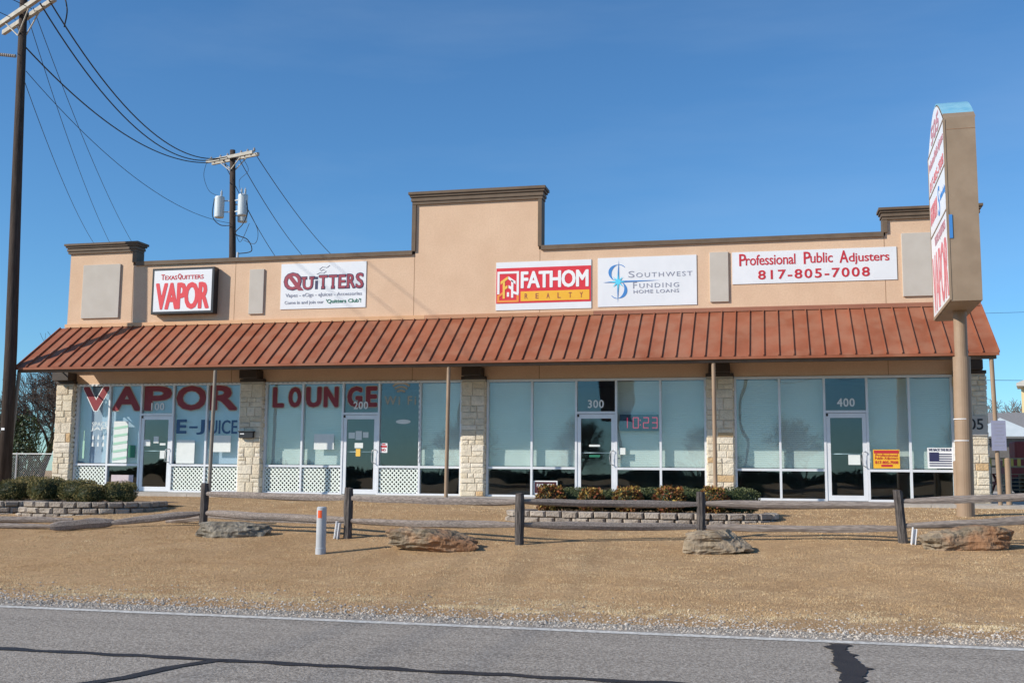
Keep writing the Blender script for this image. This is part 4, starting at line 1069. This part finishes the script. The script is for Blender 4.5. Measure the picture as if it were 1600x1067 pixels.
for k, x, y, s, rz, lb in ((0, -3.72, -6.6, .98, 0, "round green shrub between the two left red shrubs in the middle planter"), (1, -3.05, -6.55, .9, 1, "round green shrub behind and right of the second red shrub"), (0, -2.30, -6.6, 1.0, 2, "round green shrub left of the fourth red shrub"),
                           (1, -1.52, -6.5, 1.0, 3, "round green shrub right of the fourth red shrub"), (0, -.62, -6.55, 1.05, 4, "round green shrub at the right end of the middle planter")):
    if k in used: o = gr[k].copy(); COL.objects.link(o); ORI[o.name] = (0, 0, 0)
    else: o = gr[k]; used.add(k)
    place(o, x, y, s, rz, lb, "shrub", GG, z=-.13); o.scale = (s*1.1, s, s)
nn_ = [shrub_mesh(.28, .26, .50, 1300, .033, nan_leaf, None, flat=.95, seed=20+k, bumps=.22) for k in range(2)]
used = set(); GN = "red and yellow leaved shrubs in the middle planter"
for k, x, y, s, rz, lb in ((0, -4.12, -7.1, 1.05, 0, "red and yellow shrub farthest left in the middle planter"), (1, -3.32, -7.15, .95, 1, "yellow green shrub second from left in the middle planter"), (0, -2.62, -7.15, 1.02, 2.2, "red and yellow shrub third from left in the middle planter, below the clock"),
                           (1, -1.86, -7.1, 1.05, 3.1, "dark red shrub fourth from left in the middle planter"), (0, -1.05, -7.05, 1.05, 4.4, "red brown shrub fifth from left beside the awning post")):
    if k in used: o = nn_[k].copy(); COL.objects.link(o); ORI[o.name] = (0, 0, 0)
    else: o = nn_[k]; used.add(k)
    place(o, x, y, s, rz, lb, "shrub", GN, z=-.13)
random.seed(55)

# ------------------------------------------------------------------ utility poles and lines
T1 = thing("utility_pole", (-20.1, -2, 0), "tall dark utility pole at the left edge with double crossarm", "utility pole")
b = MB(); b.tube([(-20.2, -2, -.3), (-20.28, -2, 4), (-20.45, -2, 9), (-20.62, -2, 14.6)], [.175, .16, .135, .10], 16); b.build("pole", pole_m, T1, smooth=True)
cx1 = Vector((-20.6, -2, 13.5)); ad = Vector((.86, -.5, 0)).normalized()
for k in (-1, 1):
    off = Vector((ad.y, -ad.x, 0))*(.16*k); b = MB(); a = cx1-ad*1.75+off; c = cx1+ad*1.75+off; b.bar(a, c, .10, .13); b.build("crossarm", arm_m, T1)
    b = MB(); b.bar(cx1+ad*.9+off, cx1+off*.6+Vector((0, 0, -.65)), .03); b.bar(cx1-ad*.9+off, cx1+off*.6+Vector((0, 0, -.65)), .03); b.build("crossarm_brace", arm_m, T1)
b = MB(); b.box(-20.28, -20.18, -2.18, -2.168, 1.64, 1.70); b.build("tag_plate", white_p, T1)
b = MB()
for k in range(9): b.tube([(-20.75-k*.07, -2, 12.28+k*.012), (-20.79-k*.07, -2, 12.286+k*.012)], .05, 8)
b.build("insulator", ceram, T1)

T2 = thing("utility_pole", (-22.8, 15, 0), "dark utility pole with grey transformers behind the building", "utility pole")
b = MB(); b.tube([(-22.75, 15, -.1), (-22.75, 15, 10), (-22.95, 15, 14.7)], [.17, .15, .12], 14); b.build("pole", pole_m, T2, smooth=True)
cx2 = Vector((-22.95, 15, 14.35)); ad2 = Vector((1, -.35, 0)).normalized()
for k in (-1, 1):
    off = Vector((ad2.y, -ad2.x, 0))*(.17*k); b = MB(); b.bar(cx2-ad2*1.45+off, cx2+ad2*1.45+off, .10, .14); b.build("crossarm", arm_m, T2)
    b = MB(); b.bar(cx2+ad2*.8+off, cx2+off*.6+Vector((0, 0, -.6)), .035); b.bar(cx2-ad2*.8+off, cx2+off*.6+Vector((0, 0, -.6)), .035); b.build("crossarm_brace", arm_m, T2)
for s_ in (-1.35, -.75, -.3, .55, .95, 1.35):
    p = cx2+ad2*s_; b = MB(); b.tube([p+Vector((0, 0, .07)), p+Vector((0, 0, .12)), p+Vector((0, 0, .2)), p+Vector((0, 0, .26))], [.02, .055, .05, .02], 8); b.build("insulator", ceram, T2)
for i, (x, y) in enumerate(((-23.42, 14.9), (-22.22, 14.75), (-22.5, 15.3))):
    z0 = 11.65-(.15 if i == 2 else 0); b = MB(); b.tube([(x, y, z0), (x, y, z0+.03), (x, y, z0+.88), (x, y, z0+.93), (x, y, z0+.97)], [.2, .215, .215, .2, .1], 20)
    can = b.build("transformer", can_m, T2)
    b = MB()
    for dx_ in ((.08,) if i == 0 else (-.08, .1)):
        for q in range(4): b.tube([(x+dx_, y, z0+.95+q*.06), (x+dx_, y, z0+.99+q*.06)], .045, 8)
        b.tube([(x+dx_, y, z0+.95), (x+dx_, y, z0+1.24)], .02, 6)
    b.build("bushing", galv, can)
    b = MB(); 
    for dz in (.25, .75): b.bar((x, y, z0+dz), (-22.77, 15, z0+dz), .05)
    b.build("bracket", galv, can)
def cable(pts, r_, n=10):
    # smooth curve through points
    P = [Vector(p) for p in pts]; out = []
    for i in range(len(P)-1):
        p0 = P[max(i-1, 0)]; p1 = P[i]; p2 = P[i+1]; p3 = P[min(i+2, len(P)-1)]
        for k in range(n):
            t_ = k/n; out.append(.5*((2*p1)+(p2-p0)*t_+(2*p0-5*p1+4*p2-p3)*t_*t_+(3*p1-p0-3*p2+p3)*t_**3))
    out.append(P[-1]); b = MB(); b.tube(out, r_, 5); return b
cable([(-23.62, 14.8, 12.5), (-23.65, 14.75, 11.7), (-23.3, 14.8, 11.3), (-22.8, 14.8, 11.25)], .02).build("cable", wire_m, T2)
cable([(-24.2, 15, 14.2), (-24.3, 15, 13.6), (-24.0, 15, 12.9), (-23.4, 14.9, 12.6)], .010).build("cable", wire_m, T2)
cable([(-22.3, 14.8, 14.2), (-22.1, 14.9, 13.7), (-22.5, 14.9, 13.3), (-22.4, 14.8, 12.8)], .010).build("cable", wire_m, T2)
cable([(-22.1, 14.7, 12.6), (-21.95, 14.7, 11.8), (-22.2, 14.8, 11.3), (-22.6, 14.9, 10.9), (-22.0, 14.9, 10.6), (-21.8, 14.9, 10.1), (-22.4, 14.9, 10.0)], .022).build("cable", wire_m, T2)
cable([(-22.0, 14.7, 12.0), (-21.5, 14.8, 11.0), (-21.6, 14.8, 10.4), (-22.2, 14.9, 10.6)], .012).build("cable", wire_m, T2)
cable([(-22.6, 14.8, 11.1), (-22.3, 14.8, 10.5), (-21.9, 14.8, 11.3)], .012).build("cable", wire_m, T2)
b = MB(); b.tube([(-22.42, 14.85, 0), (-22.42, 14.85, 10.05)], .05, 10); b.build("conduit", galv, T2)

def wire(a, c, sag, r_, label, joint=None):
    a = Vector(a); c = Vector(c); n = 28; b = MB()
    pts_ = [a.lerp(c, k/n)-Vector((0, 0, sag*4*(k/n)*(1-k/n))) for k in range(n+1)]
    b.tube(pts_, r_, 5)
    o = b.build("power_line", wire_m); tag(o, label, "power line", "overhead power lines"); return o
e1 = cx1+ad*1.65; e1m = cx1+ad*1.15; 
wire(e1, cx2-ad2*.25+Vector((0, 0, .1)), 1.5, .022, "upper thick black line from the left pole crossarm end to the transformer pole")
wire(e1m+Vector((0, 0, .0)), cx2-ad2*.75+Vector((0, 0, .1)), 1.5, .022, "second thick black line from the left pole to the transformer pole")
wire((-20.5, -1.9, 12.55), cx2-ad2*1.45, .9, .022, "lowest thick black line from the left pole to the left end of the far crossarm")
wire((-20.45, -1.9, 11.85), (-22.9, 15, 11.4), .9, .010, "thin grey line from the left pole to below the transformers")
wire(cx1+ad*.7, (-33.9, 25, 12.7), .5, .010, "thin line from the left crossarm down behind the roof, rightmost of three")
wire(cx1+ad*.25, (-35.3, 25, 12.7), .5, .010, "thin line from the left crossarm down behind the roof, middle of three")
wire((-20.5, -1.9, 11.6), (-36.2, 25, 12.7), .5, .010, "thin line from the left pole down behind the roof, leftmost of three")
wire(cx2+ad2*1.4, (-30.3, 50, 15.4), .8, .018, "black line from the right end of the far crossarm running behind the roof")
wire(cx2+ad2*.35, (-33.0, 50, 15.4), .8, .018, "black line from the middle of the far crossarm running behind the roof")
wire(cx2-ad2*.6, (-35.0, 50, 14.6), .8, .018, "black line from the left of the far crossarm crossing behind the pole")
for i, (off, lb) in enumerate(((-.5, "middle line crossing the road from the left pole"), (.6, "right line crossing the road from the left pole"), (-1.6, "left line crossing the road from the left pole"))):
    p = cx1+ad*off; wire(p, p+Vector((-1.5, -48, -.6)), .9, .011, lb)
cable([e1, e1+Vector((.35, .0, .3)), e1+Vector((.55, .1, -.3)), e1+Vector((.35, .3, -.75))], .02).build("jumper", wire_m, T1)
# the far end of the crossing lines, over the road
T3 = thing("utility_pole", (-22.2, -50, -1), "plain utility pole across the road behind the camera", "utility pole")
b = MB(); b.tube([(-22.2, -50, -1), (-22.2, -50, 13.4)], [.17, .11], 12); b.build("pole", pole_m, T3); b = MB(); b.bar((-24.2, -49.9, 12.9), (-20.4, -50.9, 12.9), .12); b.build("crossarm", arm_m, T3)

# ------------------------------------------------------------------ trees
def bare_tree(x, y, h, seed, label, m=twig_m, tr=.16, levels=6, spread=.55, group="bare winter trees", lean=0, z=-.06, rmin=.008, kids=3):
    rd = random.Random(seed); tk = MB(); tw = MB()
    def grow(p, d, l, r_, lv):
        seg = 3; pts_ = [p]; q = p; dd = d
        for k in range(seg):
            dd = (dd+Vector((rd.gauss(0, .14), rd.gauss(0, .14), rd.gauss(.02, .10)))).normalized(); q = q+dd*l/seg; pts_.append(q)
        r1 = r_*.62
        rr = [max(rmin, r_+(r1-r_)*k/seg) for k in range(seg+1)]
        (tk if lv < 2 else tw).tube(pts_, rr, 7 if lv < 2 else (4 if lv < 4 else 3), cap=False)
        if lv >= levels: return
        n_ = kids if lv else kids+2
        for k in range(n_):
            t_ = rd.uniform(.35, 1) if lv else rd.uniform(.3, 1)
            i = min(seg-1, int(t_*seg)); pp = pts_[i].lerp(pts_[i+1], t_*seg-i)
            ax = Vector((rd.gauss(0, 1), rd.gauss(0, 1), rd.gauss(0, 1))).cross(dd).normalized()
            nd = (Matrix.Rotation(rd.uniform(.35, 1.0)*spread*1.6, 3, ax) @ dd); nd.z += .12; nd.normalize()
            grow(pp, nd, l*rd.uniform(.58, .82), r_*rd.uniform(.42, .62), lv+1)
        grow(q, dd, l*.7, r1, lv+1)
    T = thing("bare_tree", (x, y, z), label, "tree", group)
    grow(Vector((x, y, z)), Vector((lean, 0, 1)).normalized(), h*.34, tr, 0)
    tk.build("trunk", bark, T, smooth=True); tw.build("crown", m, T)
    return T
bare_tree(-29.5, 14, 6.9, 1, "bare tree with spreading twigs just left of the building corner", spread=.75)
bare_tree(-32.5, 16, 6.6, 2, "bare tree behind the utility pole at the left edge", spread=.7)
bare_tree(-34.5, 20, 7.4, 3, "bare tree farthest left and farthest back", spread=.6)
bare_tree(-30.0, 22, 5.8, 5, "smaller bare tree behind the brush at the left", spread=.7)
bare_tree(14.6, 46, 6.3, 11, "pale bare tree behind the grey roofed shed at the right", m=twig_r, tr=.13, group="bare winter trees at right", rmin=.015, spread=.75, kids=4, levels=5)
bare_tree(13.0, 52, 6.6, 12, "pale bare tree beside the yellow house at the right", m=twig_r, tr=.13, group="bare winter trees at right", rmin=.015, spread=.75, kids=4, levels=5)
bare_tree(11.2, 60, 6.9, 13, "pale bare tree just right of the building", m=twig_r, tr=.13, group="bare winter trees at right", rmin=.015, spread=.75, kids=4, levels=5)

def brush(x, y, w_, h, n, m, label, seed, size=.07, cat="bush", name="bush"):
    random.seed(seed); mb = MB()
    def fn():
        a = random.uniform(0, 6.283); r_ = random.random()**.4; zz = random.random()**.8
        k = math.sqrt(max(0, 1-zz*zz*.8))*(1+.3*noise.noise(Vector((a*1.5, zz*3, seed))))
        return (x+math.cos(a)*r_*w_*k, y+math.sin(a)*r_*w_*k*.8, zz*h*(1+.25*noise.noise(Vector((a*2, seed, 0)))))
    leaf_cloud(mb, n, fn, size)
    # stems
    for _ in range(60):
        a = random.uniform(0, 6.283); d = Vector((math.cos(a)*.5, math.sin(a)*.5, 1)).normalized(); p0 = Vector((x+math.cos(a)*w_*.3, y+math.sin(a)*w_*.3, -.06))
        mb.tube([p0, p0+d*h*.5, p0+d*h*random.uniform(.8, 1.1)+Vector((random.gauss(0, .2), 0, 0))], [.02, .014, .006], 3, False, .6)
    o = mb.build(name, m); tag(o, label, cat); return o
brush(-30.3, 10.5, 1.6, 2.6, 3000, brush_leaf, "dark brown leafless thicket left of the building, nearest the pillar", 71)
brush(-32.2, 11.5, 1.7, 2.3, 3000, brush_leaf, "dark brown thicket behind the leftmost awning post", 72)
brush(-34.6, 12.5, 1.8, 2.5, 3000, brush_leaf, "dark brown thicket behind the utility pole", 73)
brush(-37.5, 13.5, 2.2, 2.6, 3000, brush_leaf, "dark brown thicket at the left edge", 74)
brush(-28.0, 9.0, .75, 2.6, 1800, ever_leaf, "green leafy bush against the brown thicket beside the corner pillar", 75, .06)
random.seed(99)
# chain link fence at left
T = thing("chain_link_fence", (-27, 5, 0), "grey chain link fence in front of the thicket at the left", "fence")
b = MB(); b.tube([(-36, 7, 1.15), (-22, 7, 1.15)], .022, 6); b.build("top_rail", galv, T)
for k in range(7):
    x = -36+k*2.3; b = MB(); b.tube([(x, 7, -.06), (x, 7, 1.2)], .03, 8); b.build("fence_post", galv, T)
b = MB(); k = 0
for x in np.arange(-37.1, -22, .09):
    b.bar((max(x, -36), 7.03, max(0, -36-x)), (min(x+1.12, -22), 7.03, min(1.12, -22-x)), .004); b.bar((min(x+1.12, -22), 7.035, max(0, x+1.12+22)), (max(x, -36), 7.035, 1.12-max(0, -36-x)), .004)
b.build("mesh", galv, T)

# across the road, seen only as reflections
lt = [o for o in COL.objects if o.name.startswith("bare_tree") and o.get("label")]
for k, (x, y, src, lb) in enumerate(((-16, -64, 0, "bare tree across the road west of the driveway"), (-6, -72, 1, "bare tree across the road opposite the LOUNGE window"), (3, -80, 2, "bare tree across the road opposite unit 300"), (-30, -76, 2, "bare tree far west across the road"), (16, -66, 0, "bare tree across the road to the east"))):
    o = lt[src]; c = dup(o, (x, y, -1), k*1.3, label=lb); c["group"] = "bare trees across the road"
for x in (-2, 18):
    T = thing("utility_pole", (x, -58, -1), "wooden utility pole across the road, %s of the two" % ("west" if x < 0 else "east"), "utility pole", "poles across the road")
    b = MB(); b.tube([(x, -58, -1), (x, -58, 9.5)], [.17, .12], 10); b.build("pole", pole_m, T); b = MB(); b.bar((x-1.2, -58, 8.9), (x+1.2, -58, 8.9), .12); b.build("crossarm", arm_m, T)
for zz in (8.95, 8.2): wire((-22, -50, zz+1), (18, -58, zz), 1.0, .02, "line along the far side of the road, %s of two" % ("upper" if zz > 8.5 else "lower"))
T = thing("roadside_sign", (-9.5, -42, -1), "dark roadside sign on a single post across the road", "sign")
b = MB(); b.tube([(-9.5, -42, -1), (-9.5, -42, 4.0)], .16, 10); b.build("pole", pole_m, T); b = MB(); b.box(-10.6, -8.4, -42.2, -41.8, 4.001, 7.4); b.build("cabinet", poster_dark, T)
# far tree line mirrored by the glass
random.seed(300); mb = MB()
for i in range(60):
    x = -220+i*7.6; hh = random.uniform(1.4, 3.6)
    def fn():
        a = random.uniform(0, 6.283); r_ = random.random()**.5; zz = random.random()
        return (x+math.cos(a)*r_*6, -190+math.sin(a)*r_*3, -1+zz*hh*math.sqrt(max(0.05, 1-r_*r_*.8)))
    leaf_cloud(mb, 320, fn, .9)
tag(mb.build("far_wood", treeline_m), "low dark belt of woods far across the road", "woods", kind='stuff')
random.seed(12)

# ------------------------------------------------------------------ right background
T = thing("yellow_house", (17, 36, 0), "yellow house with pale eaves cut by the right edge", "house")
b = MB(); b.box(13.35, 24, 35, 36.2, -.1, 5.5); b.build("wall", yellow_wall, T)
b = MB(); b.add([(12.75, 34.4, 5.45), (24.6, 34.4, 5.45), (24.6, 36.8, 5.45), (13.3, 36.8, 5.45), (12.75, 34.4, 5.60), (24.6, 34.4, 5.60), (24.6, 36.8, 5.60), (13.3, 36.8, 5.60), (18.5, 34.4, 8.0), (18.5, 36.8, 8.0)],
                [(0, 3, 2, 1), (0, 1, 5, 8, 4), (3, 7, 9, 6, 2), (0, 4, 7, 3), (1, 2, 6, 5), (4, 8, 9, 7), (5, 6, 9, 8)]); b.build("roof", mat("pale_eave", (.62, .58, .50), (.68, .63, .55), 3, .8), T)
T = thing("grey_shed", (11, 29, 0), "low grey roofed building behind the notice board at the right", "building")
b = MB(); b.box(7.5, 22, 28.5, 34, -.1, 2.7); b.build("wall", grey_wall, T)
b = MB(); b.add([(7, 27.9, 2.65), (22.5, 27.9, 2.65), (22.5, 31.2, 3.85), (7, 31.2, 3.85), (22.5, 34.6, 2.65), (7, 34.6, 2.65)], [(0, 1, 2, 3), (3, 2, 4, 5), (0, 3, 5), (1, 4, 2)]); b.build("roof", grey_roof, T)
T = thing("canopy", (10.5, 22, 0), "white canopy roof over outdoor tables at the right", "canopy")
b = MB(); b.add([(7.9, 19.2, 2.25), (10.6, 19.2, 2.25), (10.6, 21.6, 2.25), (7.9, 21.6, 2.25), (9.2, 20.4, 3.05)], [(0, 1, 4), (1, 2, 4), (2, 3, 4), (3, 0, 4), (3, 2, 1, 0)]); b.build("roof", can_m, T)
for x, y in ((7.95, 19.25), (10.55, 19.25), (7.95, 21.55), (10.55, 21.55)):
    b = MB(); b.tube([(x, y, -.06), (x, y, 2.24)], .03, 6); b.build("pole", galv, T)
def picnic(x, y, label, rz, m):
    T = thing("picnic_table", (x, y, -.03), label, "table", "picnic tables under the canopy")
    b = MB()
    for k in range(4): b.box(x-.9, x+.9, y-.38+k*.2, y-.2+k*.2, .72, .76)
    b.build("tabletop", m, T)
    for s_ in (-1, 1):
        b = MB(); b.box(x-.9, x+.9, y+s_*.72-.13, y+s_*.72+.13, .42, .46); b.build("bench", m, T)
        b = MB(); b.bar((x+s_*.6, y-.7, -.03), (x+s_*.6, y+.3, .72), .07); b.bar((x+s_*.6, y+.7, -.03), (x+s_*.6, y-.3, .72), .07); b.bar((x+s_*.6, y-.8, .39), (x+s_*.6, y+.8, .39), .06); b.build("leg", m, T)
    T.rotation_euler[2] = rz
picnic(8.9, 17.0, "red wooden picnic table left of its neighbour beyond the bollard", .1, redpaint); picnic(11.6, 17.6, "red wooden picnic table farther right at the picture edge", -.15, redpaint)
T = thing("pallet_stack", (8.4, 12.5, 0), "stack of tan wooden pallets beyond the bollard at the right", "pallets")
for k in range(6):
    b = MB(); z = -.03+k*.13
    for q in range(6): b.box(7.75+q*.0, 8.95, 12+q*.18, 12.1+q*.18, z+.10, z+.12)
    for q in range(3): b.box(7.76+q*.54, 7.86+q*.54, 12.0, 13.0, z, z+.099)
    b.build("pallet", pallet_m, T)
T = thing("rail_barrier", (8, 10.5, 0), "low yellow and tan slatted barrier left of the pallet stack", "barrier")
b = MB()
for k in range(8): b.box(6.9+k*.22, 7.0+k*.22, 10.5, 10.54, .98, 1.22)
b.build("slats", goldy, T); b = MB(); b.box(6.85, 8.6, 10.541, 10.58, .93, 1.0); b.box(6.85, 8.6, 10.541, 10.58, 1.2, 1.25); b.box(6.9, 7.0, 10.541, 10.62, -.03, .929); b.box(8.5, 8.6, 10.541, 10.62, -.03, .929); b.build("frame", pallet_m, T)
T = thing("parked_equipment", (9.3, 14.5, 0), "dark red machine with pale hood parked by the pallets at the right edge", "machine")
b = MB(); b.box(8.2, 10.4, 14.2, 15.6, .35, 1.25); b.box(8.5, 9.6, 14.4, 15.4, 1.251, 1.9); b.build("body", redpaint, T, bevel=.06)
for x in (8.6, 10.0):
    b = MB(); b.tube([(x, 14.05, .33), (x, 14.19, .33)], .33, 18); b.build("wheel", black_p, T)
wire((5.5, 50, 7.3), (40, 46, 6.9), .3, .016, "upper thin line across the sky at the right edge")
wire((5.5, 50, 5.4), (40, 46, 5.2), .3, .016, "lower thin line behind the bare trees at the right")
wire((5.5, 50, 11.6), (40, 46, 11.8), .3, .012, "highest thin line beside the pylon sign at the right")
